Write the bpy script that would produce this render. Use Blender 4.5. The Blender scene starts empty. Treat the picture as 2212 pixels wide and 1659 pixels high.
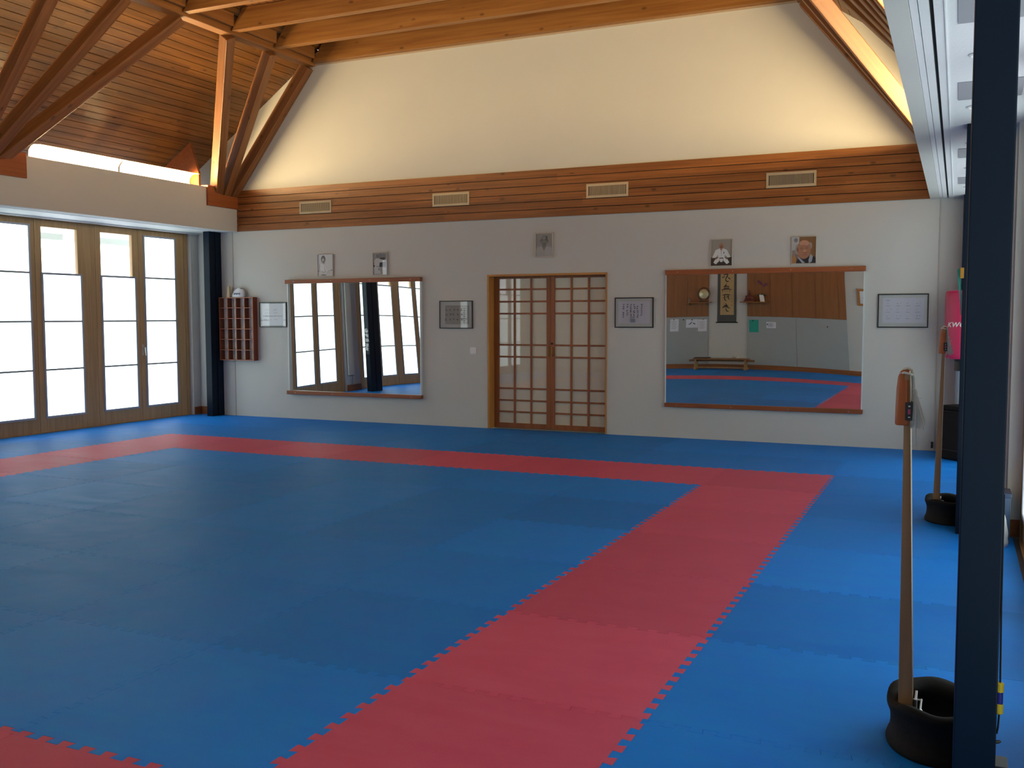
import bpy, bmesh, math, random
from mathutils import Vector, Matrix
random.seed(7)
SC = bpy.context.scene
COL = SC.collection
PI = math.pi
ORD = ['first', 'second', 'third', 'fourth', 'fifth', 'sixth', 'seventh', 'eighth', 'ninth', 'tenth', 'eleventh', 'twelfth', 'thirteenth', 'fourteenth']

# ------------------------------------------------------------------ materials
MATS = {}
def nt_new(name):
    m = bpy.data.materials.new(name); m.use_nodes = True
    nt = m.node_tree; b = nt.nodes['Principled BSDF']
    MATS[name] = m
    return m, nt, b
def lk(nt, a, b): nt.links.new(a, b)
def node(nt, t, **kw):
    n = nt.nodes.new(t)
    for k, v in kw.items(): setattr(n, k, v)
    return n
def mth(nt, op, a, b=None, c=None):
    n = node(nt, 'ShaderNodeMath', operation=op)
    for i, v in enumerate((a, b, c)):
        if v is None: continue
        if isinstance(v, (int, float)): n.inputs[i].default_value = v
        else: lk(nt, v, n.inputs[i])
    return n.outputs[0]
def mixc(nt, f, a, b, mode='MIX'):
    n = node(nt, 'ShaderNodeMix', data_type='RGBA', blend_type=mode)
    for s, v in ((0, f), (6, a), (7, b)):
        if isinstance(v, (int, float)): n.inputs[s].default_value = v
        elif isinstance(v, tuple): n.inputs[s].default_value = (*v, 1) if len(v) == 3 else v
        else: lk(nt, v, n.inputs[s])
    return n.outputs[2]
def plain(name, c, rough=.5, metal=0., spec=.5, var=0., vscale=6., bump=0., bscale=200., coat=0.):
    m, nt, b = nt_new(name)
    b.inputs['Base Color'].default_value = (*c, 1)
    b.inputs['Roughness'].default_value = rough
    b.inputs['Metallic'].default_value = metal
    b.inputs['Specular IOR Level'].default_value = spec
    if coat: b.inputs['Coat Weight'].default_value = coat
    tc = node(nt, 'ShaderNodeTexCoord')
    nz = node(nt, 'ShaderNodeTexNoise'); nz.inputs['Scale'].default_value = vscale; nz.inputs['Detail'].default_value = 4
    lk(nt, tc.outputs['Object'], nz.inputs['Vector'])
    v = max(var, .03)
    lo = tuple(x * (1 - v) for x in c); hi = tuple(min(1, x * (1 + v)) for x in c)
    lk(nt, mixc(nt, nz.outputs['Fac'], lo, hi), b.inputs['Base Color'])
    if bump:
        n2 = node(nt, 'ShaderNodeTexNoise'); n2.inputs['Scale'].default_value = bscale; n2.inputs['Detail'].default_value = 2
        lk(nt, tc.outputs['Object'], n2.inputs['Vector'])
        bp = node(nt, 'ShaderNodeBump'); bp.inputs['Strength'].default_value = bump; bp.inputs['Distance'].default_value = .004
        lk(nt, n2.outputs['Fac'], bp.inputs['Height']); lk(nt, bp.outputs['Normal'], b.inputs['Normal'])
    return m
def wood(name, base, dark, axis=0, rough=.45, knots=1., pitch=None, paxis=1, pvar=.25, grain=1., spec=.4, objvar=.12):
    """grain runs along local `axis`; pitch splits the surface into boards across `paxis`"""
    m, nt, b = nt_new(name)
    tc = node(nt, 'ShaderNodeTexCoord'); sep = node(nt, 'ShaderNodeSeparateXYZ')
    lk(nt, tc.outputs['Object'], sep.inputs[0])
    oi = node(nt, 'ShaderNodeObjectInfo')
    ax = [sep.outputs[0], sep.outputs[1], sep.outputs[2]]
    shift = mth(nt, 'MULTIPLY', oi.outputs['Random'], 31.)
    if pitch:
        idx = mth(nt, 'FLOOR', mth(nt, 'DIVIDE', ax[paxis], pitch))
        seg = mth(nt, 'FLOOR', mth(nt, 'ADD', mth(nt, 'DIVIDE', ax[axis], 3.1), mth(nt, 'MULTIPLY', idx, .37)))
        key = mth(nt, 'ADD', mth(nt, 'MULTIPLY', idx, 7.31), mth(nt, 'MULTIPLY', seg, 3.77))
        wn = node(nt, 'ShaderNodeTexWhiteNoise', noise_dimensions='1D'); lk(nt, key, wn.inputs['W'])
        shift = mth(nt, 'ADD', shift, mth(nt, 'MULTIPLY', wn.outputs['Value'], 53.))
    comb = node(nt, 'ShaderNodeCombineXYZ'); comb2 = node(nt, 'ShaderNodeCombineXYZ')
    for i in range(3):
        if i == axis:
            g = mth(nt, 'ADD', ax[i], shift)
            lk(nt, mth(nt, 'MULTIPLY', g, 1.1 * grain), comb.inputs[i]); lk(nt, mth(nt, 'MULTIPLY', g, 4.5), comb2.inputs[i])
        else:
            lk(nt, mth(nt, 'MULTIPLY', ax[i], 26. * grain), comb.inputs[i]); lk(nt, mth(nt, 'MULTIPLY', ax[i], 9.), comb2.inputs[i])
    nz = node(nt, 'ShaderNodeTexNoise'); nz.inputs['Scale'].default_value = 1.; nz.inputs['Detail'].default_value = 5; nz.inputs['Distortion'].default_value = .6
    lk(nt, comb.outputs[0], nz.inputs['Vector'])
    rp = node(nt, 'ShaderNodeValToRGB'); lk(nt, nz.outputs['Fac'], rp.inputs[0])
    rp.color_ramp.elements[0].position = .3; rp.color_ramp.elements[0].color = (*dark, 1)
    rp.color_ramp.elements[1].position = .62; rp.color_ramp.elements[1].color = (*base, 1)
    col = rp.outputs[0]
    if knots:
        vo = node(nt, 'ShaderNodeTexVoronoi'); vo.inputs['Scale'].default_value = 1.; lk(nt, comb2.outputs[0], vo.inputs['Vector'])
        sp = node(nt, 'ShaderNodeSeparateColor'); lk(nt, vo.outputs['Color'], sp.inputs[0])
        on = mth(nt, 'GREATER_THAN', sp.outputs[0], .66)
        near = node(nt, 'ShaderNodeMapRange'); lk(nt, vo.outputs['Distance'], near.inputs[0])
        near.inputs[1].default_value = .09; near.inputs[2].default_value = .20; near.inputs[3].default_value = 1; near.inputs[4].default_value = 0
        f = mth(nt, 'MULTIPLY', mth(nt, 'MULTIPLY', near.outputs[0], on), .75 * knots)
        col = mixc(nt, f, col, tuple(x * .22 for x in dark))
    val = mth(nt, 'ADD', mth(nt, 'MULTIPLY', oi.outputs['Random'], 2 * objvar), 1 - objvar)
    if pitch: val = mth(nt, 'MULTIPLY', val, mth(nt, 'ADD', mth(nt, 'MULTIPLY', wn.outputs['Value'], 2 * pvar), 1 - pvar))
    hs = node(nt, 'ShaderNodeHueSaturation'); lk(nt, col, hs.inputs['Color']); lk(nt, val, hs.inputs['Value'])
    lk(nt, hs.outputs[0], b.inputs['Base Color'])
    b.inputs['Roughness'].default_value = rough; b.inputs['Specular IOR Level'].default_value = spec
    bp = node(nt, 'ShaderNodeBump'); bp.inputs['Strength'].default_value = .12; bp.inputs['Distance'].default_value = .002
    lk(nt, nz.outputs['Fac'], bp.inputs['Height']); lk(nt, bp.outputs['Normal'], b.inputs['Normal'])
    return m
def foam(name, c, worn):
    m, nt, b = nt_new(name)
    tc = node(nt, 'ShaderNodeTexCoord'); geo = node(nt, 'ShaderNodeNewGeometry'); oi = node(nt, 'ShaderNodeObjectInfo')
    mp = node(nt, 'ShaderNodeMapping'); mp.inputs['Scale'].default_value = (1.4, 5., 1.); lk(nt, geo.outputs['Position'], mp.inputs['Vector'])
    nz = node(nt, 'ShaderNodeTexNoise'); nz.inputs['Scale'].default_value = 1.6; nz.inputs['Detail'].default_value = 6; nz.inputs['Roughness'].default_value = .6
    lk(nt, mp.outputs[0], nz.inputs['Vector'])
    rr = node(nt, 'ShaderNodeMapRange'); lk(nt, nz.outputs['Fac'], rr.inputs[0]); rr.inputs[1].default_value = .35; rr.inputs[2].default_value = .75
    col = mixc(nt, rr.outputs[0], c, worn)
    hs = node(nt, 'ShaderNodeHueSaturation'); lk(nt, col, hs.inputs['Color'])
    lk(nt, mth(nt, 'ADD', mth(nt, 'MULTIPLY', oi.outputs['Random'], .22), .89), hs.inputs['Value'])
    lk(nt, hs.outputs[0], b.inputs['Base Color'])
    b.inputs['Specular IOR Level'].default_value = .10
    lk(nt, mth(nt, 'ADD', mth(nt, 'MULTIPLY', nz.outputs['Fac'], .25), .40), b.inputs['Roughness'])
    n3 = node(nt, 'ShaderNodeTexNoise'); n3.inputs['Scale'].default_value = 2.3; n3.inputs['Detail'].default_value = 2; lk(nt, geo.outputs['Position'], n3.inputs['Vector'])
    b3 = node(nt, 'ShaderNodeBump'); b3.inputs['Strength'].default_value = .6; b3.inputs['Distance'].default_value = .02; lk(nt, n3.outputs['Fac'], b3.inputs['Height'])
    n2 = node(nt, 'ShaderNodeTexNoise'); n2.inputs['Scale'].default_value = 170.; lk(nt, geo.outputs['Position'], n2.inputs['Vector'])
    bp = node(nt, 'ShaderNodeBump'); bp.inputs['Strength'].default_value = .35; bp.inputs['Distance'].default_value = .003
    lk(nt, b3.outputs['Normal'], bp.inputs['Normal'])
    lk(nt, n2.outputs['Fac'], bp.inputs['Height']); lk(nt, bp.outputs['Normal'], b.inputs['Normal'])
    return m
def glow(name, c, s):
    m, nt, b = nt_new(name)
    b.inputs['Base Color'].default_value = (.8, .8, .8, 1)
    b.inputs['Emission Color'].default_value = (*c, 1); b.inputs['Emission Strength'].default_value = s
    return m
def glassy(name, tint=(1, 1, 1), refl=.08):
    m, nt, b = nt_new(name)
    nt.nodes.remove(b)
    out = nt.nodes['Material Output']
    tr = node(nt, 'ShaderNodeBsdfTransparent'); tr.inputs[0].default_value = (*tint, 1)
    gl = node(nt, 'ShaderNodeBsdfGlossy'); gl.inputs['Roughness'].default_value = .02
    lw = node(nt, 'ShaderNodeLayerWeight'); lw.inputs[0].default_value = .5
    fr = mth(nt, 'ADD', mth(nt, 'MULTIPLY', mth(nt, 'POWER', lw.outputs['Facing'], 5.), .6), refl * .5)
    mx = node(nt, 'ShaderNodeMixShader'); lk(nt, fr, mx.inputs[0]); lk(nt, tr.outputs[0], mx.inputs[1]); lk(nt, gl.outputs[0], mx.inputs[2])
    lk(nt, mx.outputs[0], out.inputs[0])
    return m

DAY = 2.6      # brightness of the daylit window screens
TUBE = 480.    # brightness of the fluorescent cove tubes
m_wall = plain('white_plaster', (.565, .568, .535), .85, var=.04, vscale=1.2, bump=.35, bscale=90, spec=.2)
m_soffit = plain('soffit_paint', (.74, .76, .77), .6, var=.04, vscale=2., bump=.5, bscale=70, spec=.3)
m_pier = plain('pier_paint', (.60, .60, .58), .8, spec=.2)
m_floor = plain('concrete_slab', (.12, .12, .12), .9)
m_roof = wood('roof_boards', (.205, .084, .017), (.115, .039, .0075), 0, .42, 1., .107, 1, .22)
m_flat = wood('ceiling_boards', (.28, .10, .028), (.19, .06, .016), 1, .45, .7, .107, 0, .2)
m_beam = wood('beam_wood', (.33, .145, .034), (.215, .08, .016), 0, .45, .9, grain=.8)
m_purlin = wood('purlin_wood', (.29, .125, .036), (.20, .075, .02), 1, .45, .8, grain=.8)
m_strut = wood('strut_wood', (.24, .10, .033), (.16, .06, .019), 0, .42, .8, grain=.8)
m_band = wood('band_boards', (.255, .095, .025), (.165, .054, .0125), 0, .38, .9, .0985, 2, .16)
m_grooveshade = plain('groove_shade', (.022, .010, .005), .9)  # near-black backing colour paints the shade into the gaps between boards
m_corbel = wood('corbel_wood', (.29, .085, .022), (.23, .06, .016), 1, .4, 0.)
m_winwood = wood('window_oak', (.46, .30, .145), (.36, .225, .10), 2, .5, 0., grain=1.3)
m_base = wood('baseboard_wood', (.32, .11, .032), (.22, .07, .02), 0, .45, 0.)
m_basey = wood('baseboard_wood_side', (.32, .11, .032), (.22, .07, .02), 1, .45, 0.)
m_jamb = wood('door_casing_pine', (.50, .235, .055), (.40, .165, .035), 2, .45, 0.)
m_jambx = wood('door_head_pine', (.50, .235, .055), (.40, .165, .035), 0, .45, 0.)
m_shoji = wood('shoji_wood', (.30, .10, .03), (.21, .062, .018), 2, .4, 0.)
m_paper = plain('shoji_paper', (.66, .60, .465), .35, spec=.5)
m_rail = wood('mirror_rail_wood', (.31, .095, .03), (.23, .062, .02), 0, .45, 0.)
m_cubby = wood('cubby_wood', (.19, .042, .015), (.13, .028, .01), 2, .45, 0.)
m_cubbyedge = plain('cubby_edge', (.30, .10, .05), .5)
m_steel = plain('navy_steel', (.0025, .0085, .020), .42, spec=.13)
m_steeledge = plain('steel_edge', (.02, .032, .05), .2, spec=.8)
m_silver = plain('silver_metal', (.6, .6, .6), .3, 1.)
m_white = plain('white_lacquer', (.78, .78, .77), .4)
m_screenframe = plain('screen_frame', (.36, .38, .43), .6)
m_bar = plain('screen_bar', (.30, .32, .33), .6)
m_pane = glow('daylit_screen', (.84, 1., .97), DAY)
m_tube = glow('fluorescent_tube', (1., .72, .36), TUBE)
m_reflector = plain('reflector_enamel', (.82, .80, .74), .35)
m_clear = glassy('clear_glass')
m_picglass = glassy('picture_glass')
m_black = plain('black_plastic', (.008, .008, .009), .45)
m_dark = plain('dark_slot', (.006, .006, .007), .8)
m_rubber = plain('black_rubber', (.005, .005, .005), .75, spec=.2, bump=.3, bscale=60)
m_vent = plain('vent_cream', (.56, .45, .28), .5)
m_ventgap = plain('vent_gap', (.035, .022, .012), .8)
m_plate = plain('cover_plate', (.33, .34, .37), .45)
m_blue = foam('blue_foam', (.005, .17, .66), (.012, .21, .66))
m_red = foam('red_foam', (.52, .075, .14), (.56, .10, .17))
m_mirror = plain('mirror_silver', (.80, .83, .82), .0, 1.)
m_mirroredge = plain('mirror_edge', (.62, .68, .68), .25, spec=.8)
m_ext = plain('exterior_paint', (.8, .8, .76), .8)
m_extband = plain('exterior_band', (.34, .37, .34), .8)
m_cupboard = wood('cupboard_veneer', (.30, .125, .042), (.25, .10, .033), 2, .45, 0., grain=.7)
m_board = plain('grey_pinboard', (.36, .385, .38), .85, bump=.2, bscale=150)
m_paperw = plain('white_paper', (.72, .74, .80), .8)
m_ink = plain('ink', (.015, .014, .016), .8)
m_inkgrey = plain('grey_ink', (.16, .17, .20), .8)

# ------------------------------------------------------------------ mesh builder
class MB:
    def __init__(s): s.v = []; s.f = []; s.mi = []; s.cur = 0; s.sm = []; s.smooth = False
    def add(s, vs, fs):
        b = len(s.v); s.v += [tuple(v) for v in vs]
        for f in fs: s.f.append(tuple(b + i for i in f)); s.mi.append(s.cur); s.sm.append(s.smooth)
        return s
    def mat(s, i): s.cur = i; return s
    def box(s, x0, x1, y0, y1, z0, z1):
        x0, x1 = min(x0, x1), max(x0, x1); y0, y1 = min(y0, y1), max(y0, y1); z0, z1 = min(z0, z1), max(z0, z1)
        vs = [(x, y, z) for x in (x0, x1) for y in (y0, y1) for z in (z0, z1)]
        return s.add(vs, [(0, 1, 3, 2), (4, 6, 7, 5), (0, 4, 5, 1), (2, 3, 7, 6), (0, 2, 6, 4), (1, 5, 7, 3)])
    def prism(s, poly, a, b, axis='y'):
        """poly in the two other axes (x,z for y; y,z for x; x,y for z)"""
        def P(u, v, t): return {'y': (u, t, v), 'x': (t, u, v), 'z': (u, v, t)}[axis]
        n = len(poly)
        vs = [P(u, v, a) for u, v in poly] + [P(u, v, b) for u, v in poly]
        fs = [tuple(range(n)), tuple(range(2 * n - 1, n - 1, -1))] + [(i, i + n, (i + 1) % n + n, (i + 1) % n) for i in range(n)]
        return s.add(vs, fs)
    def lathe(s, prof, c=(0, 0, 0), n=32, axis='z', cap=True):
        vs = []; m = len(prof)
        for k in range(n):
            a = 2 * PI * k / n
            for r, h in prof:
                p = (r * math.cos(a), r * math.sin(a), h)
                if axis == 'y': p = (p[0], p[2], p[1])
                if axis == 'x': p = (p[2], p[0], p[1])
                vs.append((p[0] + c[0], p[1] + c[1], p[2] + c[2]))
        fs = []
        for k in range(n):
            k2 = (k + 1) % n
            for i in range(m - 1): fs.append((k * m + i, k2 * m + i, k2 * m + i + 1, k * m + i + 1))
        if cap:
            fs.append(tuple(k * m for k in reversed(range(n)))); fs.append(tuple(k * m + m - 1 for k in range(n)))
        return s.add(vs, fs)
    def tube(s, pts, r, n=8, cap=True):
        pts = [Vector(p) for p in pts]; rs = r if isinstance(r, (list, tuple)) else [r] * len(pts)
        vs = []; up = None
        for i, p in enumerate(pts):
            d = (pts[min(i + 1, len(pts) - 1)] - pts[max(i - 1, 0)]).normalized()
            if up is None:
                up = Vector((0, 0, 1)) if abs(d.z) < .9 else Vector((1, 0, 0))
            a = d.cross(up).normalized(); b = a.cross(d).normalized(); up = b
            for k in range(n):
                t = 2 * PI * k / n
                vs.append(p + rs[i] * (math.cos(t) * a + math.sin(t) * b))
        fs = [(i * n + k, i * n + (k + 1) % n, (i + 1) * n + (k + 1) % n, (i + 1) * n + k) for i in range(len(pts) - 1) for k in range(n)]
        if cap: fs += [tuple(reversed(range(n))), tuple((len(pts) - 1) * n + k for k in range(n))]
        return s.add(vs, fs)
    def ball(s, c, r, n=14, m=9):
        rx, ry, rz = r if isinstance(r, (tuple, list)) else (r, r, r)
        vs = [(c[0], c[1], c[2] - rz)]
        for j in range(1, m):
            t = PI * j / m
            for k in range(n):
                a = 2 * PI * k / n
                vs.append((c[0] + rx * math.sin(t) * math.cos(a), c[1] + ry * math.sin(t) * math.sin(a), c[2] - rz * math.cos(t)))
        vs.append((c[0], c[1], c[2] + rz)); L = len(vs) - 1
        fs = [(0, 1 + (k + 1) % n, 1 + k) for k in range(n)]
        for j in range(m - 2):
            o = 1 + j * n
            fs += [(o + k, o + (k + 1) % n, o + n + (k + 1) % n, o + n + k) for k in range(n)]
        o = 1 + (m - 2) * n
        fs += [(o + k, o + (k + 1) % n, L) for k in range(n)]
        return s.add(vs, fs)

def obj(name, mb, mats, parent=None, bevel=0., local=False, auto=True, seg=2):
    """one mesh object; coordinates are world unless local=True (then relative to parent / origin)"""
    me = bpy.data.meshes.new(name)
    off = Vector((0, 0, 0))
    if parent is not None and not local: off = WPOS[parent.name]
    me.from_pydata([tuple(Vector(v) - off) for v in mb.v], [], mb.f)
    if not isinstance(mats, (list, tuple)): mats = [mats]
    for m in mats: me.materials.append(m)
    me.polygons.foreach_set('material_index', mb.mi)
    me.polygons.foreach_set('use_smooth', mb.sm)
    bm = bmesh.new(); bm.from_mesh(me)
    bmesh.ops.recalc_face_normals(bm, faces=bm.faces[:])
    if bevel:
        es = [e for e in bm.edges if len(e.link_faces) == 2 and e.calc_face_angle() > .6]
        bmesh.ops.bevel(bm, geom=es, offset=bevel, segments=seg, profile=.5, affect='EDGES', clamp_overlap=True)
    bm.to_mesh(me); bm.free(); me.update()
    o = bpy.data.objects.new(name, me); COL.objects.link(o)
    if parent is not None: o.parent = parent
    WPOS[o.name] = off if parent is not None else Vector((0, 0, 0))
    return o
WPOS = {}
def tag(o, label=None, cat=None, group=None, kind=None):
    if label: o['label'] = label
    if cat: o['category'] = cat
    if group: o['group'] = group
    if kind: o['kind'] = kind
    return o
def thing(name, label, cat, loc, group=None, kind=None):
    o = bpy.data.objects.new(name, None); COL.objects.link(o); o.location = loc
    o.empty_display_size = .1
    WPOS[o.name] = Vector(loc)
    return tag(o, label, cat, group, kind)
def single(name, mb, mats, label, cat, group=None, kind=None, bevel=0., origin=None, seg=2):
    """a thing that is one mesh, its origin moved to `origin`"""
    if origin is None:
        xs = list(zip(*mb.v)); origin = tuple((min(c) + max(c)) / 2 for c in xs[:2]) + (min(xs[2]),)
    mb.v = [(v[0] - origin[0], v[1] - origin[1], v[2] - origin[2]) for v in mb.v]
    o = obj(name, mb, mats, bevel=bevel, seg=seg); o.location = origin; WPOS[o.name] = Vector(origin)
    return tag(o, label, cat, group, kind)
def struct(name, mb, mats, label, cat, bevel=0., parent=None):
    o = obj(name, mb, mats, parent=parent, bevel=bevel)
    return tag(o, label, cat, kind='structure') if parent is None else o
def mirx(mb, c=None):
    """mirror a builder across the room's long axis"""
    c = XC if c is None else c
    mb.v = [(2 * c - x, y, z) for x, y, z in mb.v]
    return mb

# ------------------------------------------------------------------ room constants (metres; back wall y=0, mat surface z=0)
XC = -2.985
XW = -8.53                 # left window plane
XC2 = -3.048                # the right window wall stands slightly closer in
XF = -7.67                 # left fascia
YF = -12.52                # wall behind the camera
ZS = 2.72                  # soffit
ZR = lambda x: 4.766 + .687 * (x + 6.785)   # left roof slope
SL = math.atan(.687)
XP = -6.25                 # inner face of left purlin
AX = [-.10, -4.23, -8.36, -12.46]           # structural axes

# ---------------------------------------------------------------- floor and mats
struct('floor', MB().box(-9, 3, YF - .2, .2, -.2, -.021), m_floor, 'floor slab under the foam mats', 'floor')
def seam():
    """tooth profile along one metre: (t, offset); straight near the corners"""
    P = [(0, 0), (.025, 0), (.021, .017), (.079, .017), (.071, -.017)]
    for k in range(1, 9):
        b = k * .1
        P += [(b + .029, -.017), (b + .021, .017), (b + .079, .017), (b + .071, -.017)]
    return P + [(.929, -.017), (.921, .017), (.979, .017), (.975, 0), (1, 0)]
TEETH = seam()
def run(t0, t1, base, clipped0):
    """pattern along [t0,t1] (t0,t1 inside one grid metre starting at base)"""
    out = []
    for t, o in TEETH:
        T = base + t
        if T < t0 - 1e-6 or T > t1 + 1e-6: continue
        out.append((T, o))
    if not out or out[0][0] > t0 + 1e-4: out.insert(0, (t0, 0))
    if out[-1][0] < t1 - 1e-4: out.append((t1, 0))
    return out
YG = -.157
cols = [(-8.50, -8., -9)] + [(i, i + 1., i) for i in range(-8, 1)] + [(1., 2.375, 1)]
PIER = [(-12.53, -12.02), (-8.44, -7.88), (-4.31, -3.29), (-.18, .01)]
rows = [(YG - 1 - j, YG - j, j) for j in range(11)]
rows[0] = (rows[0][0], -.004, 0)
rows.append((YF + .03, YG - 11, 11))
def mat_mesh(x0, x1, i, y0, y1, j, m):
    gy = YG - 1 - j
    pts = []
    bot = run(x0, min(x1, i + 1), i, 0) if y0 > YF + .1 else [(x0, 0), (x1, 0)]
    if bot[-1][0] < x1 - 1e-4: bot.append((x1, 0))
    pts += [(t, y0 + o) for t, o in bot[:-1]]
    rgt = run(max(y0, gy), min(y1, gy + 1), gy, 0)
    if y1 > gy + 1.01: rgt.append((y1, 0))
    if y0 < gy - .01: rgt.insert(0, (y0, 0))
    rg = rgt
    if x1 > 2.1:   # cut round the piers
        cuts = sorted({y0, y1} | {c for p in PIER for c in p if y0 < c < y1}); rg = []
        for c0, c1 in zip(cuts, cuts[1:]):
            o = -.075 if any(p[0] <= (c0 + c1) / 2 <= p[1] for p in PIER) else 0
            rg += [(c0, o), (c1, o)]
        rg = [q for k, q in enumerate(rg) if k == 0 or q != rg[k - 1]]
    if x1 > 2.1:
        pts[-1:] = pts[-1:]
        pts += [(x1 + o, t) for t, o in rg]
    else: pts += [(x1 + o, t) for t, o in rg[:-1]]
    top = run(x0, min(x1, i + 1), i, 0) if y1 < -.1 else [(x0, 0), (x1, 0)]
    if top[-1][0] < x1 - 1e-4: top.append((x1, 0))
    pts += [(t, y1 + o) for t, o in reversed(top[1:] if x1 < 2.1 else top[1:-1])]
    lg = rgt if x0 > -8.4 else [(y0, 0), (y1, 0)]
    pts += [(x0 + o, t) for t, o in reversed(lg[1:])]
    cx, cy = (x0 + x1) / 2, (y0 + y1) / 2
    bm = bmesh.new()
    f = bm.faces.new([bm.verts.new((x - cx, y - cy, 0)) for x, y in pts])
    f.normal_update()
    if f.normal.z < 0: f.normal_flip()
    r = bmesh.ops.inset_region(bm, faces=[f], thickness=.0005, use_even_offset=True, use_boundary=True)
    bmesh.ops.delete(bm, geom=r['faces'], context='FACES')
    f = bm.faces[:][0]
    r = bmesh.ops.inset_region(bm, faces=[f], thickness=.0012, depth=0, use_even_offset=True, use_boundary=True)
    ring = r['faces']; top = [q for q in bm.faces if q not in ring][0]
    tv = set(top.verts)
    for v in bm.verts:
        if v not in tv: v.co.z = -.0009
    es = [e for e in bm.edges if len(e.link_faces) == 1]
    r = bmesh.ops.extrude_edge_only(bm, edges=es)
    for g in r['geom']:
        if isinstance(g, bmesh.types.BMVert): g.co.z = -.0195
    loose = [v for v in bm.verts if not v.link_edges]
    bmesh.ops.delete(bm, geom=loose, context='VERTS')
    bmesh.ops.recalc_face_normals(bm, faces=bm.faces[:])
    me = bpy.data.meshes.new('foam_mat'); bm.to_mesh(me); bm.free()
    me.materials.append(m)
    return me, (cx, cy)
cache = {}
for (x0, x1, i) in cols:
    for (y0, y1, j) in rows:
        inx, iny = -7 <= i <= 0, 2 <= j <= 9
        red = inx and iny and (i in (-7, 0) or j in (2, 9))
        full = abs(x1 - x0 - 1) < 1e-6 and abs(y1 - y0 - 1) < 1e-6
        key = (red,) if full else (i, j)
        if key in cache: me = cache[key]; c = ((x0 + x1) / 2, (y0 + y1) / 2)
        else: me, c = mat_mesh(x0, x1, i, y0, y1, j, m_red if red else m_blue); cache[key] = me
        o = bpy.data.objects.new('foam_mat', me); COL.objects.link(o); o.location = (*c, 0)
        ci, rj = ORD[i + 9], ORD[j]
        if inx and iny and not red:
            lab = f'blue foam mat inside the red square, {ORD[j-3]} row from the back, {ORD[i+6]} from left'; g = 'blue mats inside the red border'
        elif red and j == 2: lab = f'red foam mat in the border strip along the mirror wall, {ORD[i+7]} from left'; g = 'red border mats'
        elif red and j == 9: lab = f'red foam mat in the near border strip, {ORD[i+7]} from left'; g = 'red border mats'
        elif red and i == 0: lab = f'red foam mat in the right border strip, {ORD[j-3]} in front of the back corner'; g = 'red border mats'
        elif red: lab = f'red foam mat in the left border strip, {ORD[j-3]} in front of the back corner'; g = 'red border mats'
        elif j < 2: lab = f'blue foam mat outside the red border, {rj} row from mirror wall, {ci} from left'; g = 'blue mats outside the red border'
        elif i > 0: lab = f'blue foam mat right of the red border, {rj} row from back, {ORD[i-1]} beside it'; g = 'blue mats outside the red border'
        elif i < -7: lab = f'blue foam mat left of the red border, {rj} row from back, {ORD[-8-i]} beside it'; g = 'blue mats outside the red border'
        else: lab = f'blue foam mat near the bench wall, {ORD[11-j]} row from it, {ci} from window side'; g = 'blue mats outside the red border'
        tag(o, lab, 'floor mat', g)

# ---------------------------------------------------------------- walls
def wall_poly(d):
    xr = XC * 2 - XF
    zt = 5.3; xl = -6.785 + (zt + .05 - 4.766) / .687
    return [(-9.2, -.02), (-9.2, ZR(-9.2) + .05), (xl, zt + .05), (2 * XC - xl, zt + .05), (3.23, ZR(-9.2) + .05), (3.23, -.02)]
# opening for the sliding door
DX0, DX1, DZ = -3.565, -1.965, 1.985
b = MB()
pl = wall_poly(0)
b.prism([pl[0], pl[1], pl[2], (DX0 - .0265, pl[2][1]), (DX0 - .0265, -.02)], 0, .15)
b.prism([(DX1 + .0175, -.02), (DX1 + .0175, pl[3][1]), pl[3], pl[4], pl[5]], 0, .15)
b.box(DX0 - .0265, DX1 + .0175, 0, .15, DZ + .0245, pl[2][1])
b.box(DX0 - .1, DX1 + .1, .19, .3, -.02, 2.2)
struct('wall_back', b, m_wall, 'white plastered gable wall with mirrors and sliding door', 'wall')
struct('wall_front', MB().prism(pl, YF - .15, YF), m_wall, 'white wall behind the camera seen in the right mirror', 'wall')
# side walls: header over the windows, piers between the bays
def side_wall(side):
    b = MB(); pf = -8.45 if side < 0 else -8.431
    b.box(-9.2, -8.47, YF - .1, .1, 2.71, ZS + .02)
    b.box(-8.62, pf, -.15, .05, 0, 2.72)
    b.box(-8.62, pf, -4.285, -3.775, 0, 2.72)
    b.box(-8.62, pf, -8.415, -7.905, 0, 2.72)
    b.box(-8.62, pf, YF, -12.035, 0, 2.72)
    if side > 0: b.box(-8.485, pf, -3.775, -3.30, 0, 2.71)
    if side > 0: mirx(b, XC2)
    return b
struct('wall_left', side_wall(-1), m_pier, 'white piers between the left window bays', 'wall')
struct('wall_right', side_wall(1), m_pier, 'white piers between the right window bays', 'wall')
def skirt(side):
    b = MB(); e = 0 if side < 0 else .009
    for y0, y1 in ((-4.295, -3.765), (-8.425, -7.895)):
        b.box(-8.44 + e, -8.425 + e, y0, y1, 0, .115); b.box(-8.6, -8.425 + e, y0 - .001, y0 + .02, 0, .115)
    b.box(-8.44 + e, -8.425 + e, -.16, -.002, 0, .115)
    b.box(-8.44 + e, -8.425 + e, YF + .02, -12.03, 0, .115)
    if side > 0: mirx(b, XC2)
    return b
struct('baseboard_left', skirt(-1), m_basey, 'brown baseboards on the left piers', 'baseboard')
struct('baseboard_right', skirt(1), m_basey, 'brown baseboards on the right piers', 'baseboard')
struct('baseboard_back', MB().box(-8.44, -8.21, -.018, -.001, 0, .115), m_base, 'short brown baseboard in the back left corner', 'baseboard')
struct('baseboard_front', MB().box(-8.4, 2.35, YF + .001, YF + .02, 0, .11), m_base, 'brown baseboard along the wall behind the camera', 'baseboard')

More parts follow.
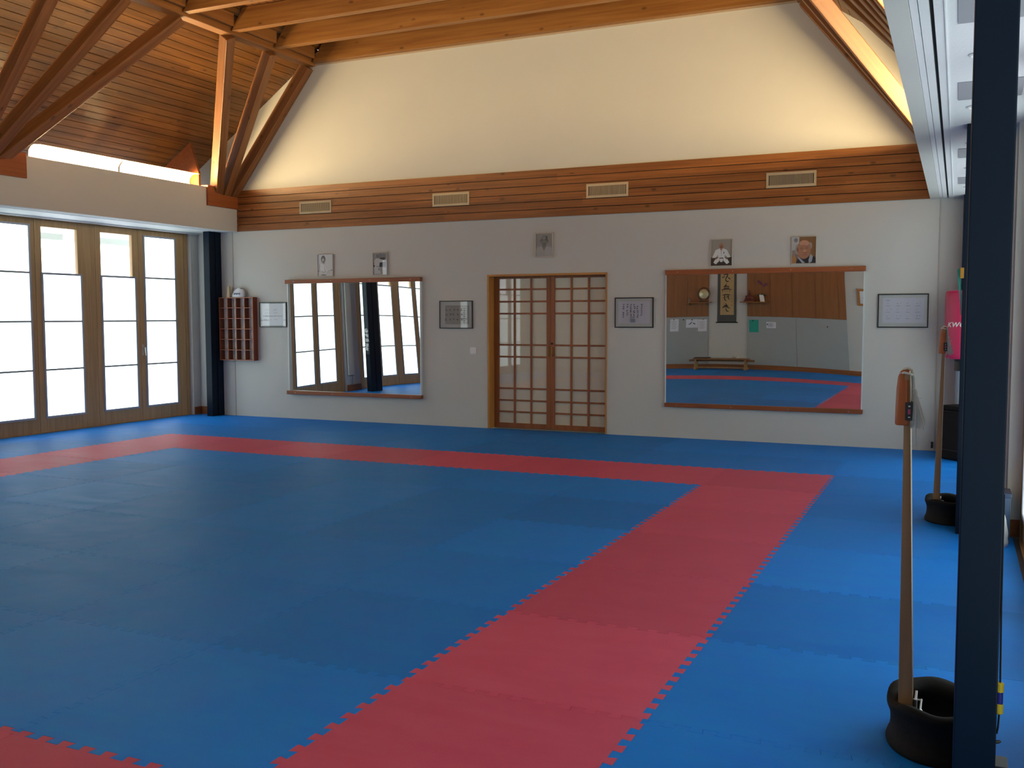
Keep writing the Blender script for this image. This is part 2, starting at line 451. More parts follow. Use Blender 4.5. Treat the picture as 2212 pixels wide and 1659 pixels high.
# fascia + soffit (each side), cove ledge
def fascia(side):
    b = MB()
    b.box(XF - .09, XF, YF, 0, ZS - .005, 3.04)
    n = [(-3.59, -.66), (-7.72, -4.87), (-11.8, -9.0)]
    for y0, y1 in n: b.box(XF - .09, XF, y0, y1, 3.04, 3.30)
    if side > 0: mirx(b)
    return b
struct('wall_left.001', fascia(-1), m_wall, 'white fascia above the left windows below the cove lights', 'wall')
struct('wall_right.001', fascia(1), m_wall, 'white fascia above the right windows', 'wall')
def soffit(side):
    b = MB()
    # boards with the joint, the black track slot and the raised rib between
    xs = [XF - .001, XF - .125, XF - .165, XF - .182, XF - .222, -8.62]
    b.mat(0).box(xs[0] - .09, xs[1] + .0015, YF, 0, ZS, ZS + .3)
    b.box(xs[0], xs[0] - .092, YF, 0, ZS, ZS + .02)
    b.mat(0).box(xs[1] - .0015, xs[2], YF, 0, ZS - .002, ZS + .3)
    b.mat(1).box(xs[2], xs[3], YF, 0, ZS + .03, ZS + .3)
    b.mat(0).box(xs[3], xs[4], YF, 0, ZS - .002, ZS + .3)
    b.mat(0).box(xs[4], xs[4] - .006, YF, 0, ZS - .007, ZS + .3)
    b.mat(0).box(xs[4] - .006, -9.2, YF, 0, ZS, ZS + .3)
    b.mat(0).box(-8.47, -8.41, YF, 0, ZS - .018, ZS + .01)
    if side > 0: mirx(b)
    return b
struct('ceiling', soffit(-1), [m_soffit, m_dark], 'pale soffit above the left windows with a track slot', 'ceiling')
struct('ceiling.001', soffit(1), [m_soffit, m_dark], 'pale blue white soffit on the right with black track slot', 'ceiling')

# roof slopes of separate boards (grain along the room), flat boards above the joists
def slope(side):
    mb = MB()
    p = .107; n = 36
    s0 = -1.75
    for k in range(n):
        a = s0 + k * p
        mb.mat(0).box(-YF * .5 + .0, YF * .5, a + .0045, a + p - .0045, 0, .022)
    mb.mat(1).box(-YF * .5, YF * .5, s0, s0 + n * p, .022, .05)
    o = obj('ceiling', mb, [m_roof, m_grooveshade], bevel=0.)
    x0 = -7.4
    o.location = (x0, YF / 2, ZR(x0))
    # local x -> world y, local y -> up the slope, local z -> away from the room
    u = Vector((math.cos(SL), 0, math.sin(SL))); w = Vector((-math.sin(SL), 0, math.cos(SL)))
    v = Vector((0, 1, 0))
    if side > 0:
        u.x *= -1; w.x *= -1; o.location.x = 2 * XC - x0
    o.rotation_euler = Matrix((-v, u, w)).transposed().to_euler() if side < 0 else Matrix((v, u, w)).transposed().to_euler()
    return tag(o, 'sloping pine board ceiling on the %s with dark joints' % ('left' if side < 0 else 'right'), 'ceiling', kind='structure')
slope(-1); slope(1)
b = MB()
k = 0; x = -6.2
while x < .25:
    b.mat(0).box(x + .0045, x + .1025, YF, 0, 5.25, 5.272); x += .107
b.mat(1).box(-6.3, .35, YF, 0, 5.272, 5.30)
struct('ceiling.002', b, [m_flat, m_grooveshade], 'flat red brown board ceiling above the joists', 'ceiling')

# wooden band of six boards on the back wall, cable strips
b = MB()
for k in range(6): b.mat(0).box(XF, 2 * XC - XF, -.026, -.004, ZS + k * .0985 + (.0045 if k else 0), ZS + (k + 1) * .0985 - (.004 if k < 5 else 0))
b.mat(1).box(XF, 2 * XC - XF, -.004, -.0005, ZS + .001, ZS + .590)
struct('trim_1', b, [m_band, m_grooveshade], 'band of six red brown pine boards across the back wall', 'trim')
struct('trim_2', MB().box(-7.788, -7.777, -.008, -.0005, 0, ZS), plain('cable_strip', (.47, .42, .36), .7), 'thin vertical strip on the back wall beside the cubby shelf', 'trim')
struct('trim_3', MB().box(1.799, 1.810, -.008, -.0005, 0, ZS), MATS['cable_strip'], 'thin vertical strip on the back wall beside the punching bag', 'trim')
# thin lath along the gable trapezoid
b = MB()
b.prism([(XF + .01, 3.30), (XF + .035, 3.30), (-6.255, 4.985), (-6.28, 4.985)], -.012, -.0005)
b.box(-6.26, .29, -.016, -.0005, 4.965, 4.99)
b.prism([(2 * XC - XF - .035, 3.30), (2 * XC - XF - .01, 3.30), (.31, 4.985), (.285, 4.985)], -.012, -.0005)
struct('trim_4', b, plain('lath', (.42, .32, .22), .6), 'thin lath framing the white gable panel', 'trim')

# ---------------------------------------------------------------- window bays of four folding leaves
LEAF = [(-1.11, -.22, -1.025, -.40, 0), (-1.87, -1.11, -1.795, -1.17, 1), (-2.81, -1.87, -2.73, -2.10, 1), (-3.70, -2.81, -3.505, -2.88, 0)]
def window_bay(n, side, dy, lab, visible=True):
    t = thing('window_%d' % n, lab, 'window', (XW if side < 0 else 2 * XC2 - XW, dy - 1.96, 0), kind='structure')
    M_ = (lambda m: m) if side < 0 else (lambda m: mirx(m, XC2))
    f = MB()
    f.box(XW - .05, XW + .02, dy - .22, dy - .155, 0, 2.715); f.box(XW - .05, XW + .02, dy - 3.77, dy - 3.70, 0, 2.715)
    f.box(XW - .05, XW + .02, dy - 3.70, dy - .22, 2.695, 2.715)
    f.box(XW - .05, XW + .028, dy - 3.77, dy - .155, -.0205, .004)
    obj('frame', M_(f), m_winwood, t, bevel=.002)
    for i, (a, b_, p0, p1, clear) in enumerate(LEAF):
        a += dy; b_ += dy; p0 += dy; p1 += dy
        g = .0025
        zo0, zo1 = .215, 2.61
        o0, o1 = p0 + .02, p1 - .02
        x0, x1 = XW - .04, XW + .012
        lf = MB()
        lf.box(x0, x1, a + g, o0, .006, 2.692); lf.box(x0, x1, o1 - (.035 if clear else 0), b_ - g, .006, 2.692)
        e1 = o1 - (.035 if clear else 0)
        lf.box(x0, x1, o0, e1, .006, zo0); lf.box(x0, x1, o0, e1, zo1, 2.692)
        le = obj('leaf', M_(lf), m_winwood, t, bevel=.004)
        top = 2.035 if clear else 2.628
        sf = MB(); w = .026
        X0, X1 = XW + .008, XW + .026
        sf.mat(0)
        sf.box(X0, X1, p0, p0 + w, .185, top); sf.box(X0, X1, p1 - w, p1, .185, top)
        sf.box(X0, X1, p0 + w, p1 - w, .185, .185 + w); sf.box(X0, X1, p0 + w, p1 - w, top - w, top)
        obj('screen_frame', M_(sf), m_screenframe, le, bevel=.003)
        br = MB()
        for z in ([.80, 1.415] if clear else [.80, 1.415, 2.025]): br.box(XW + .017, XW + .025, p0 + w, p1 - w, z - .011, z + .011)
        obj('screen_bar', M_(br), m_bar, le)
        sp = MB(); sp.box(XW + .010, XW + .016, p0 + w * .5, p1 - w * .5, .19, top - .006)
        obj('screen', M_(sp), m_pane, le)
        if clear:
            gl = MB(); gl.box(XW - .012, XW - .008, o0 - .005, o1 - .03, 2.03, zo1 + .005)
            obj('pane', M_(gl), m_clear, le)
        if i == 0:
            h = MB(); hy = a + .035
            h.mat(0).box(x1 - .001, x1 + .006, hy - .014, hy + .014, .93, 1.08)
            h.tube([(x1, hy, 1.035), (x1 + .045, hy, 1.035)], .008); h.tube([(x1 + .045, hy, 1.04), (x1 + .045, hy + .012, .925)], [.009, .008])
            obj('handle', M_(h), m_silver, le)
        # hinge knuckles on the leaf joints
        hg = MB()
        for z in (.45, 1.35, 2.3): hg.tube([(x1 + .001, b_, z - .035), (x1 + .001, b_, z + .035)], .0065, 6)
        obj('hinge', M_(hg), m_winwood, le)
for k in range(3):
    dy = -4.13 * k
    window_bay(k + 1, -1, dy, ['left window bay of four folding oak leaves next to the mirror wall', 'left window bay of folding oak leaves, second from the mirror wall', 'left window bay of folding oak leaves nearest the bench wall'][k])
    window_bay(k + 4, 1, dy, ['right window bay of folding oak leaves next to the mirror wall', 'right window bay of folding oak leaves behind the near navy post', 'right window bay of folding oak leaves nearest the bench wall'][k])
# eave outside seen through the clear top panes
b = MB()
for y0, y1 in ((-7., -1.275), (-.63, .9)):
    b.mat(0).box(-10.1, -9.8, y0, y1, 2.665, 2.80); b.mat(1).box(-10.05, -9.79, y0, y1, 2.578, 2.664)
struct('trim_5', b, [m_ext, m_extband], 'white eave with a grey band outside the clear window panes', 'eave')

# ---------------------------------------------------------------- navy steel posts in pairs
def post(x0, x1, y0, y1, label):
    b = MB()
    b.box(x0, x1, y0, y0 + .012, 0, ZS); b.box(x0, x1, y1 - .012, y1, 0, ZS)
    b.box(x0 + .006, x1 - .006, y0 + .010, y1 - .010, 0, ZS - .001)
    return single('steel_post', b, m_steel, label, 'post', 'navy steel posts in pairs along the room', bevel=.004)
def pair(side, k, labs):
    c = [(-.26, -.145), (-.125, -.005)] if k == 0 else [(-4.46, -4.255), (-4.245, -4.04)] if side < 0 and k == 1 else [(-4.13 * k - .225, -4.13 * k - .11), (-4.13 * k - .09, -4.13 * k + .025)]
    for (y0, y1), l in zip(c, labs):
        if side < 0: post(-8.107, -7.997, y0, y1, l)
        else: post(2.027, 2.137, y0, y1, l)
pair(-1, 0, ['navy steel post in the back left corner, the nearer of the pair', 'navy steel post in the back left corner, touching the mirror wall'])
pair(-1, 1, ['navy steel post between the left window bays in the mirror, far one of the pair', 'navy steel post between the left window bays, nearer the mirror wall'])
pair(-1, 2, ['navy steel post on the window side near the bench wall, outer of pair', 'navy steel post on the window side near the bench wall, inner of pair'])
pair(1, 0, ['navy steel post in the back right corner behind the punching bag', 'navy steel post in the back right corner touching the wall'])
pair(1, 1, ['navy steel post behind the farther striking post with the teal band', 'navy steel post just behind the one holding the teal band'])
pair(1, 2, ['tall navy steel post filling the right edge of the photo', 'navy steel post hidden right behind the nearest one'])

# ---------------------------------------------------------------- roof timbers
for side in (-1, 1):
    b = MB(); b.box(XP - .15, XP, YF + .02, -.004, 4.955, 5.235)
    if side > 0: mirx(b)
    single('roof_purlin', b, m_purlin, 'long %s purlin under the joist ends, running towards the mirror wall' % ('left' if side < 0 else 'right'), 'beam', bevel=.004)
JY = [-.056 - .826 * k for k in range(9)]
for k, y in enumerate(JY):
    b = MB(); w = .10
    x0, x1 = XP + .006, 2 * XC - XP - .006
    b.prism([(x0 + .01, 4.985), (x0 + .19, 5.245), (x1 - .19, 5.245), (x1 - .01, 4.985)], y - w / 2, y + w / 2)
    l = 'ceiling joist lying against the top of the mirror wall' if k == 0 else f'ceiling joist across the room, {ORD[k]} from the mirror wall'
    single('ceiling_joist', b, m_beam, l, 'beam', 'ceiling joists across the room', bevel=.004)
# short blocking behind the joist ends
for side in (-1, 1):
    for k in range(8):
        b = MB(); b.box(XP + .03, XP + .07, JY[k + 1] + .06, JY[k] - .06, 5.03, 5.243)
        if side > 0: mirx(b)
        single('blocking_piece', b, m_purlin, f'short blocking board between joist ends on the {"left" if side < 0 else "right"}, {ORD[k]} from the mirror wall', 'board', 'blocking boards between the joists')
def strut(side, base, top, label, w=.13, d=.15):
    A = Vector(base); B = Vector(top)
    if side > 0: A.x = 2 * XC - A.x; B.x = 2 * XC - B.x
    u = (B - A); L = u.length; u.normalize()
    yv = Vector((0, 1, 0)); n = u.cross(yv).normalized(); v = n.cross(u).normalized()
    b = MB(); b.box(0, L, -w / 2, w / 2, -d / 2, d / 2)
    b.box(.55, L - .03, -w / 2 + .02, w / 2 - .02, -d / 2 - .002, d / 2 + .002)
    o = obj('roof_strut', b, m_strut, bevel=.006)
    o.matrix_world = Matrix.Translation(A) @ Matrix((u, v, n)).transposed().to_4x4()
    return tag(o, label, 'strut', 'roof struts fanning up from the wall brackets')
for side, sn in ((-1, 'left'), (1, 'right')):
    for k, nm in ((0, 'lying along the mirror wall'), (1, 'in the middle'), (2, 'farthest from the mirror wall')):
        yb = -.075 - .10 * k
        strut(side, (-7.84, yb, 3.10), (-6.34, -.075 if k == 0 else JY[k], 4.95), f'wooden roof strut of the {sn} corner fan, {nm}')
    for k, nm in ((3, 'leaning most towards the mirror wall'), (4, 'second from the mirror wall'), (5, 'standing in the middle'), (6, 'fourth from the mirror wall'), (7, 'leaning most towards the camera')):
        strut(side, (-7.84, -4.20 - (k - 5) * .10, 3.10), (-6.34, JY[k], 4.95), f'wooden roof strut of the {sn} middle fan, {nm}')
def corbel(side, y0, y1, label, half=None):
    zb, zt, zh = 3.04, 3.215, 3.325
    P = []
    def horn(y, s):  # curved cut-out at an end: from the high end down to the shelf
        return [(y + s * t * .30, zt + (zh - zt) * (math.cos(PI * min(1, max(0, (t - .25) / .75))) + 1) / 2) for t in (0, .25, .4, .55, .7, .85, 1.)]
    if half: P = [(y1, zb), (y1, zt)] + list(reversed(horn(y0, 1))) + [(y0, zb)]
    else: P = [(y1, zb)] + horn(y1, -1) + list(reversed(horn(y0, 1))) + [(y0, zb)]
    b = MB(); b.prism(P, XF - .10, XF + .03, 'x')
    if side > 0: mirx(b)
    return single('strut_bracket', b, m_corbel, label, 'bracket', 'wooden brackets under the strut fans', bevel=.006)
for side, sn in ((-1, 'left'), (1, 'right')):
    corbel(side, -.655, -.024, f'red brown wooden bracket under the {sn} corner fan of struts', half=True)
    corbel(side, -4.865, -3.595, f'red brown wooden bracket under the {sn} middle fan of struts')
for side, sn in ((-1, 'left'), (1, 'right')):
    b = MB(); b.prism([(-8.75, 3.22), (-7.80, 3.22), (-7.80, 3.50), (-7.95, 3.93), (-8.75, ZR(-8.75) - .01)], -.66, -.62)
    if side > 0: mirx(b)
    single('end_board', b, m_corbel, f'dark wooden end board closing the {sn} ledge behind the corner fan of struts', 'board')
# cove lights on the ledge
def cove(side, y0, y1, label):
    c = 1 if side < 0 else -1
    t = thing('cove_light', label, 'light', (-7.86 if side < 0 else 2 * XC + 7.86, (y0 + y1) / 2, 3.26), 'fluorescent cove lights above the window fascia')
    M_ = (lambda m: m) if side < 0 else mirx
    b = MB()
    prof = [(-7.775, 3.270), (-7.80, 3.255), (-7.86, 3.255), (-7.915, 3.29), (-7.935, 3.36), (-7.925, 3.42), (-7.885, 3.462), (-7.84, 3.480), (-7.73, 3.470)]
    out = [(x - .006 if i > 2 else x, z - .006 if i < 4 else z + .003) for i, (x, z) in enumerate(prof)]
    b.prism(prof + list(reversed(out)), y0, y1)
    obj('reflector', M_(b), m_reflector, t)
    b = MB()
    b.box(-7.90, -7.81, y0 - .004, y0 + .02, 3.245, 3.315); b.box(-7.90, -7.81, y1 - .02, y1 + .004, 3.245, 3.315)
    b.box(-7.93, -7.76, y0, y1, 3.205, 3.245)
    obj('housing', M_(b), m_white, t, bevel=.003)
    b = MB(); b.tube([(-7.845, y0 + .03, 3.303), (-7.845, y1 - .03, 3.303)], .019, 12)
    obj('tube', M_(b), m_tube, t)
for side, sn in ((-1, 'left'), (1, 'right')):
    for k, (a, c, l) in enumerate(((-1.96, -.70, 'beside the corner fan of struts'), (-3.33, -1.99, 'beside the middle fan of struts, nearer the mirror wall'),
                                   (-6.2, -4.9, 'past the middle fan of struts'), (-7.65, -6.25, 'fourth from the mirror wall'),
                                   (-10.3, -9.05, 'fifth from the mirror wall'), (-11.65, -10.35, 'nearest the bench wall'))):
        cove(side, a, c, f'cove light on the {sn} ledge {l}')

# ---------------------------------------------------------------- right soffit: cover plates and downlights
for k, (y0, y1) in enumerate(((-1.66, -1.18), (-3.33, -2.86), (-5.62, -5.15), (-7.27, -6.79))):
    single('cover_plate', MB().box(1.973, 2.30, y0, y1, ZS - .004, ZS - .0005), m_plate, f'grey rectangular cover plate on the right soffit, {ORD[k]} from the mirror wall', 'cover plate', 'grey cover plates on the right soffit')
for k, y in enumerate((-.89, -2.24, -3.56, -4.91, -6.20, -7.55)):
    t = thing('downlight', f'round recessed downlight in the right soffit, {ORD[k]} from the mirror wall', 'light', (2.085, y, ZS - .006), 'recessed downlights in the right soffit')
    obj('rim', MB().lathe([(.066, ZS - .0005), (.066, ZS - .006), (.056, ZS - .009), (.050, ZS - .006), (.050, ZS - .0005)], (2.085, y, 0), 28, cap=False), m_white, t)
    obj('lens', MB().lathe([(.0505, ZS - .0008), (.03, ZS - .003), (.001, ZS - .005)], (2.085, y, 0), 28), m_silver, t)

# ---------------------------------------------------------------- vents in the band
for k, (x0, x1, l) in enumerate(((-6.54, -6.0, 'leftmost, above the left mirror'), (-4.385, -3.838, 'second from left, between mirror and door'),
                               (-2.215, -1.673, 'third from left, above the door side'), (-.03, .522, 'rightmost, above the right mirror'))):
    t = thing('air_vent', f'cream air grille in the wood band, {l}', 'vent', ((x0 + x1) / 2, -.0265, 2.922), 'air grilles in the wood band')
    z0, z1 = 2.922, 3.096
    f = MB(); f.box(x0, x1, -.0365, -.0270, z0, z0 + .03); f.box(x0, x1, -.0365, -.0270, z1 - .03, z1)
    f.box(x0, x0 + .028, -.0365, -.0270, z0 + .03, z1 - .03); f.box(x1 - .028, x1, -.0365, -.0270, z0 + .03, z1 - .03)
    obj('frame', f, m_vent, t, bevel=.002)
    f = MB()
    n = 31; w = (x1 - x0 - .056) / n
    for i in range(n):
        xa = x0 + .028 + i * w
        if i: f.box(xa - w * .22, xa + w * .22, -.0345, -.028, z0 + .028, z1 - .028)
    obj('louvers', f, m_vent, t)
    obj('backing', MB().box(x0 + .02, x1 - .02, -.0277, -.0266, z0 + .02, z1 - .02), m_ventgap, t)

# ---------------------------------------------------------------- sliding paper door
d = thing('door_1', 'double sliding lattice door with cream paper panes and red brown bars', 'door', ((DX0 + DX1) / 2, 0, 0), kind='structure')
b = MB()
b.box(DX0 - .027, DX0, -.012, .185, 0, DZ + .025); b.box(DX1, DX1 + .018, -.012, .185, 0, DZ + .025)
obj('casing', b, m_jamb, d, bevel=.003)
obj('head', MB().box(DX0, DX1, -.012, .185, DZ, DZ + .025), m_jambx, d, bevel=.003)
RW = [1.4648 + (z - 1.4648) * 1.0069 for z in (1.955, 1.817, 1.66, 1.505, 1.099, .944, .531, .375, .224, .078)]
def leaf_door(x0, x1, cols, y0, y1, hx, parent, knob):
    L = MB(); T = 1.984
    L.box(x0, cols[0], y0, y1, .003, T); L.box(cols[-1], x1, y0, y1, .003, T)
    L.box(cols[0], cols[-1], y0, y1, .003, RW[-1]); L.box(cols[0], cols[-1], y0, y1, RW[0], T)
    lf = obj('leaf', L, m_shoji, parent, bevel=.002)
    g = MB(); w = .0115
    for z in RW[1:-1]: g.box(cols[0], cols[-1], y0 + .004, y1 - .006, z - w, z + w)
    for c in cols[1:-1]: g.box(c - w, c + w, y0 + .003, y1 - .006, RW[-1], RW[0])
    obj('lattice', g, m_shoji, lf)
    obj('paper', MB().box(cols[0] - .005, cols[-1] + .005, y0 + .020, y0 + .023, RW[-1] - .005, RW[0] + .005), m_paper, lf)
    obj('pane', MB().box(cols[0], cols[-1], y0 + .0185, y0 + .0195, RW[-1], RW[0]), m_picglass, lf)
    h = MB()
    h.tube([(hx, y0, 1.066), (hx, y0 - .022, 1.06), (hx, y0 - .026, 1.013), (hx, y0 - .022, .966), (hx, y0, .96)], .006)
    h.box(hx - .011, hx + .011, y0 - .002, y0 + .001, .955, 1.072)
    obj('pull_handle', h, m_brass, lf)
    if knob:
        obj('lock', MB().lathe([(.001, -.012), (.013, -.010), (.013, 0)], (x0 + .02, y0, 1.118), 12, axis='y'), m_dark, lf)
m_brass = plain('aged_brass', (.22, .13, .04), .4, .9)
DR = lambda x: 2.0078 + (x - 2.0078) * 1.0069
leaf_door(DX0 + .001, DR(-2.727), [DR(x) for x in (-3.458, -3.2345, -2.9985, -2.782)], .135, .170, DR(-2.752), d, False)
leaf_door(DR(-2.725), DX1 - .001, [DR(x) for x in (-2.670, -2.444, -2.2115, -1.991)], .135, .170, DR(-2.698), d, True)

# ---------------------------------------------------------------- mirrors (real, slightly warped sheets)
def mirror(label, xm, gx0, gx1, gz0, gz1, rx0, rx1, rz0, rz1, q, by):
    t = thing('wall_mirror', label, 'mirror', (xm, -.02, rz0), 'wide wall mirrors on the back wall')
    a0, a1, a2, b0, b1, b2 = q
    def ys(x, z):
        s = x - xm; w = z - 1.17
        return by + a0 * s + a1 * s * s / 2 + a2 * s ** 3 / 3 + w * (b0 + b1 * s + b2 * s * s)
    nx, nz = 48, 16
    m = MB(); m.smooth = True
    vs = []; fs = []
    for i in range(nx + 1):
        for j in range(nz + 1):
            x = gx0 + (gx1 - gx0) * i / nx; z = gz0 + (gz1 - gz0) * j / nz
            vs.append((x, ys(x, z), z))
    for i in range(nx):
        for j in range(nz):
            a = i * (nz + 1) + j
            fs.append((a, a + nz + 1, a + nz + 2, a + 1))
    m.add(vs, fs)
    g = obj('glass', m, m_mirror, t)
    # sheet normal must face the room
    if g.data.polygons[0].normal.y > 0: g.data.flip_normals()
    e = MB()
    for x, s in ((gx0, -1), (gx1, 1)):
        e.box(x, x + s * .014, by - .006, -.001, gz0, gz1)
    obj('edge_strip', e, m_mirroredge, t)
    obj('backing', MB().box(gx0, gx1, -.004, -.001, gz0, gz1), m_dark, t)
    obj('top_rail', MB().box(rx0, rx1, by - .026, -.001, gz1 - .004, rz1), m_rail, t, bevel=.004)
    obj('bottom_rail', MB().box(rx0, rx1, by - .026, -.001, rz0, gz0 + .004), m_rail, t, bevel=.004)
    sc = MB()
    n = 4
    for z in ((gz1 + rz1) / 2, (gz0 + rz0) / 2):
        for i in range(n):
            x = rx0 + .15 + (rx1 - rx0 - .3) * i / (n - 1)
            sc.lathe([(.005, -.0015), (.004, -.003), (.001, -.003)], (x, by - .025, z), 10, axis='y')
    obj('screws', sc, m_silver, t)
mirror('left wall mirror reflecting the bright windows and dark posts', -5.68, -6.757, -4.585, .403, 1.945, -6.797, -4.567, .355, 1.998,
       (-0.0062, 0.022, -0.0095, -0.0100, 0.0045, 0.0015), -.040)
mirror('right wall mirror reflecting the scroll, shelves and bench', -.07, -1.186, 1.046, .420, 1.963, -1.200, 1.066, .375, 2.018,
       (0.0035, -0.00217, -0.00128, -0.007, 0.0016, 0.00214), -.022)

# ---------------------------------------------------------------- flat pictures
def colr(name, c, rough=.6):
    return MATS.get(name) or plain(name, c, rough)
class Pic:
    """layers of flat shapes on a wall: u right, v up in metres from the lower left corner"""
    def __init__(s, x0, z0, y, dirn=-1): s.x0, s.z0, s.y, s.d = x0, z0, y, dirn; s.n = 0; s.mb = MB(); s.mats = []
    def _m(s, m):
        if m not in s.mats: s.mats.append(m)
        s.mb.mat(s.mats.index(m)); s.n += 1
        return s.y + s.d * .00012 * s.n
    def poly(s, m, pts):
        y = s._m(m); s.mb.add([(s.x0 + u, y, s.z0 + v) for u, v in pts], [tuple(range(len(pts)))]); return s
    def ell(s, m, cu, cv, ru, rv, n=20, a=0):
        return s.poly(m, [(cu + ru * math.cos(2 * PI * k / n) * math.cos(a) - rv * math.sin(2 * PI * k / n) * math.sin(a),
                           cv + ru * math.cos(2 * PI * k / n) * math.sin(a) + rv * math.sin(2 * PI * k / n) * math.cos(a)) for k in range(n)])
    def rect(s, m, a, b, c, e): return s.poly(m, [(a, c), (b, c), (b, e), (a, e)])
    def stroke(s, m, pts, w):
        y = s._m(m); n = len(pts); L = []; R = []
        for i, p in enumerate(pts):
            q, r = pts[max(i - 1, 0)], pts[min(i + 1, n - 1)]
            dx, dz = r[0] - q[0], r[1] - q[1]; l = math.hypot(dx, dz) or 1
            ww = w * (1 if 0 < i < n - 1 else .55) * .5
            L.append((p[0] - dz / l * ww, p[1] + dx / l * ww)); R.append((p[0] + dz / l * ww, p[1] - dx / l * ww))
        vs = [(s.x0 + u, y, s.z0 + v) for u, v in L + R]
        s.mb.add(vs, [(i, i + 1, n + i + 1, n + i) for i in range(n - 1)]); return s
    def glyph(s, m, cu, cv, h, rnd, dens=5):
        for _ in range(dens):
            a = rnd.choice((0, 0, PI / 2, PI / 2, .9, -.9)) + rnd.uniform(-.2, .2)
            l = h * rnd.uniform(.35, .85); ox, oz = rnd.uniform(-.3, .3) * h, rnd.uniform(-.3, .3) * h
            p0 = (cu + ox - l / 2 * math.cos(a), cv + oz - l / 2 * math.sin(a)); p1 = (cu + ox + l / 2 * math.cos(a), cv + oz + l / 2 * math.sin(a))
            s.stroke(m, [p0, ((p0[0] + p1[0]) / 2 + h * .04, (p0[1] + p1[1]) / 2), p1], h * .16)
        return s
    def done(s, name, parent): return obj(name, s.mb, s.mats, parent)

def framed(label, x0, x1, z0, z1, fm, fw, dep, mat_m, draw, cat='picture', group=None, glass=True, name='framed_picture', y=-.0005, sgn=-1):
    t = thing(name, label, cat, ((x0 + x1) / 2, y, z0), group)
    yf = y + sgn * dep
    f = MB()
    f.box(x0, x1, y, yf, z0, z0 + fw); f.box(x0, x1, y, yf, z1 - fw, z1)
    f.box(x0, x0 + fw, y, yf, z0 + fw, z1 - fw); f.box(x1 - fw, x1, y, yf, z0 + fw, z1 - fw)
    obj('frame', f, fm, t, bevel=.001)
    yb = y + sgn * dep * .55
    obj('backing', MB().box(x0 + fw * .5, x1 - fw * .5, y, yb, z0 + fw * .5, z1 - fw * .5), mat_m, t)
    P = Pic(x0 + fw, z0 + fw, yb + sgn * .0002, sgn)
    draw(P, x1 - x0 - 2 * fw, z1 - z0 - 2 * fw)
    P.done('print', t)
    if glass: obj('glazing', MB().box(x0 + fw * .7, x1 - fw * .7, yf - sgn * .0018, yf - sgn * .0008, z0 + fw * .7, z1 - fw * .7), m_picglass, t)
    return t
m_matgrey = plain('passepartout', (.44, .47, .46), .8)
m_sheet = plain('print_sheet', (.50, .52, .60), .8)
m_sheetw = plain('print_sheet_white', (.80, .86, .90), .8)
m_sheetg = plain('print_sheet_grey', (.30, .30, .27), .8)
m_frame = plain('black_frame', (.008, .008, .009), .4)
m_ink2 = plain('soft_ink', (.06, .055, .065), .8)
m_ink3 = plain('pale_ink', (.22, .24, .29), .8)
def d_f1(P, w, h):
    r = random.Random(3)
    P.rect(m_sheetw, .03, w - .015, .015, h - .012)
    for v, us in ((.24, (.10, .13, .16, .24, .265, .29)), (.195, (.10, .13, .16, .25, .275, .30)), (.10, (.08, .115, .19, .27, .30))):
        for u in us: P.glyph(m_ink3, u, v, .018, r, 4)
    for k in range(17): P.glyph(m_inkgrey, .07 + k * .0205, .15, .020, r, 4)
def d_f2(P, w, h):
    r = random.Random(5)
    P.rect(m_sheetg, .075, w - .04, .045, h - .05)
    for k in range(14): P.glyph(m_ink2, .10 + k * .022, h - .062, .012, r, 3)
    for c, u in enumerate((.095, .155, .21, .265, .32)):
        for v in (.235, .175, .11): P.glyph(m_ink2, u + r.uniform(-.006, .006), v, .032, r, 4)
    for k in range(8): P.glyph(m_ink2, .365, .25 - k * .026, .024, r, 4)
def d_f3(P, w, h):
    r = random.Random(9)
    P.rect(m_sheet, .035, w - .035, .04, h - .035)
    for c, u in enumerate((.10, .15, .195, .24, .285, .335)):
        n = (7, 6, 8, 7, 7, 6)[c]
        for k in range(n):
            if (c, k) in ((1, 2), (4, 0), (0, 3)): continue
            P.glyph(m_ink if (c + k) % 3 else m_ink2, u + r.uniform(-.004, .004), .27 - k * .025, .024, r, 5)
    P.rect(m_ink3, .195, .255, .055, .10)
    for k in range(6): P.glyph(m_inkgrey, .21 + .015 * (k % 3), .065 + .02 * (k // 3), .014, r, 4)
def d_f4(P, w, h):
    r = random.Random(13)
    P.rect(m_sheet, .04, w - .035, .04, h - .035)
    P.stroke(m_inkgrey, [(.07, .285), (.09, .287), (.115, .286)], .006)
    for j in range(3):
        for i in range(4):
            u, v = .09 + .10 * i, .255 - .07 * j
            P.glyph(m_inkgrey, u, v, .016, r, 3)
            if (i + j) % 2: P.glyph(m_inkgrey, u + .03, v + .002, .014, r, 3)
            P.stroke(m_ink3, [(u - .02, v - .027), (u + .005, v - .028), (u + .03, v - .027)], .004)
fg = 'black framed calligraphy sheets on the back wall'
framed('black framed white sheet with grey lines of writing beside the cubby shelf', -7.300, -6.815, 1.318, 1.683, m_frame, .012, .018, m_matgrey, d_f1, group=fg)
framed('black framed grey calligraphy sheet between the left mirror and the door', -4.303, -3.806, 1.309, 1.678, m_frame, .012, .018, m_matgrey, d_f2, group=fg)
framed('black framed sheet with columns of brush writing right of the door', -1.843, -1.352, 1.328, 1.697, m_frame, .012, .018, m_matgrey, d_f3, group=fg)
framed('black framed chart with rows of small symbols right of the right mirror', 1.197, 1.714, 1.337, 1.708, m_frame, .012, .018, m_matgrey, d_f4, group=fg)

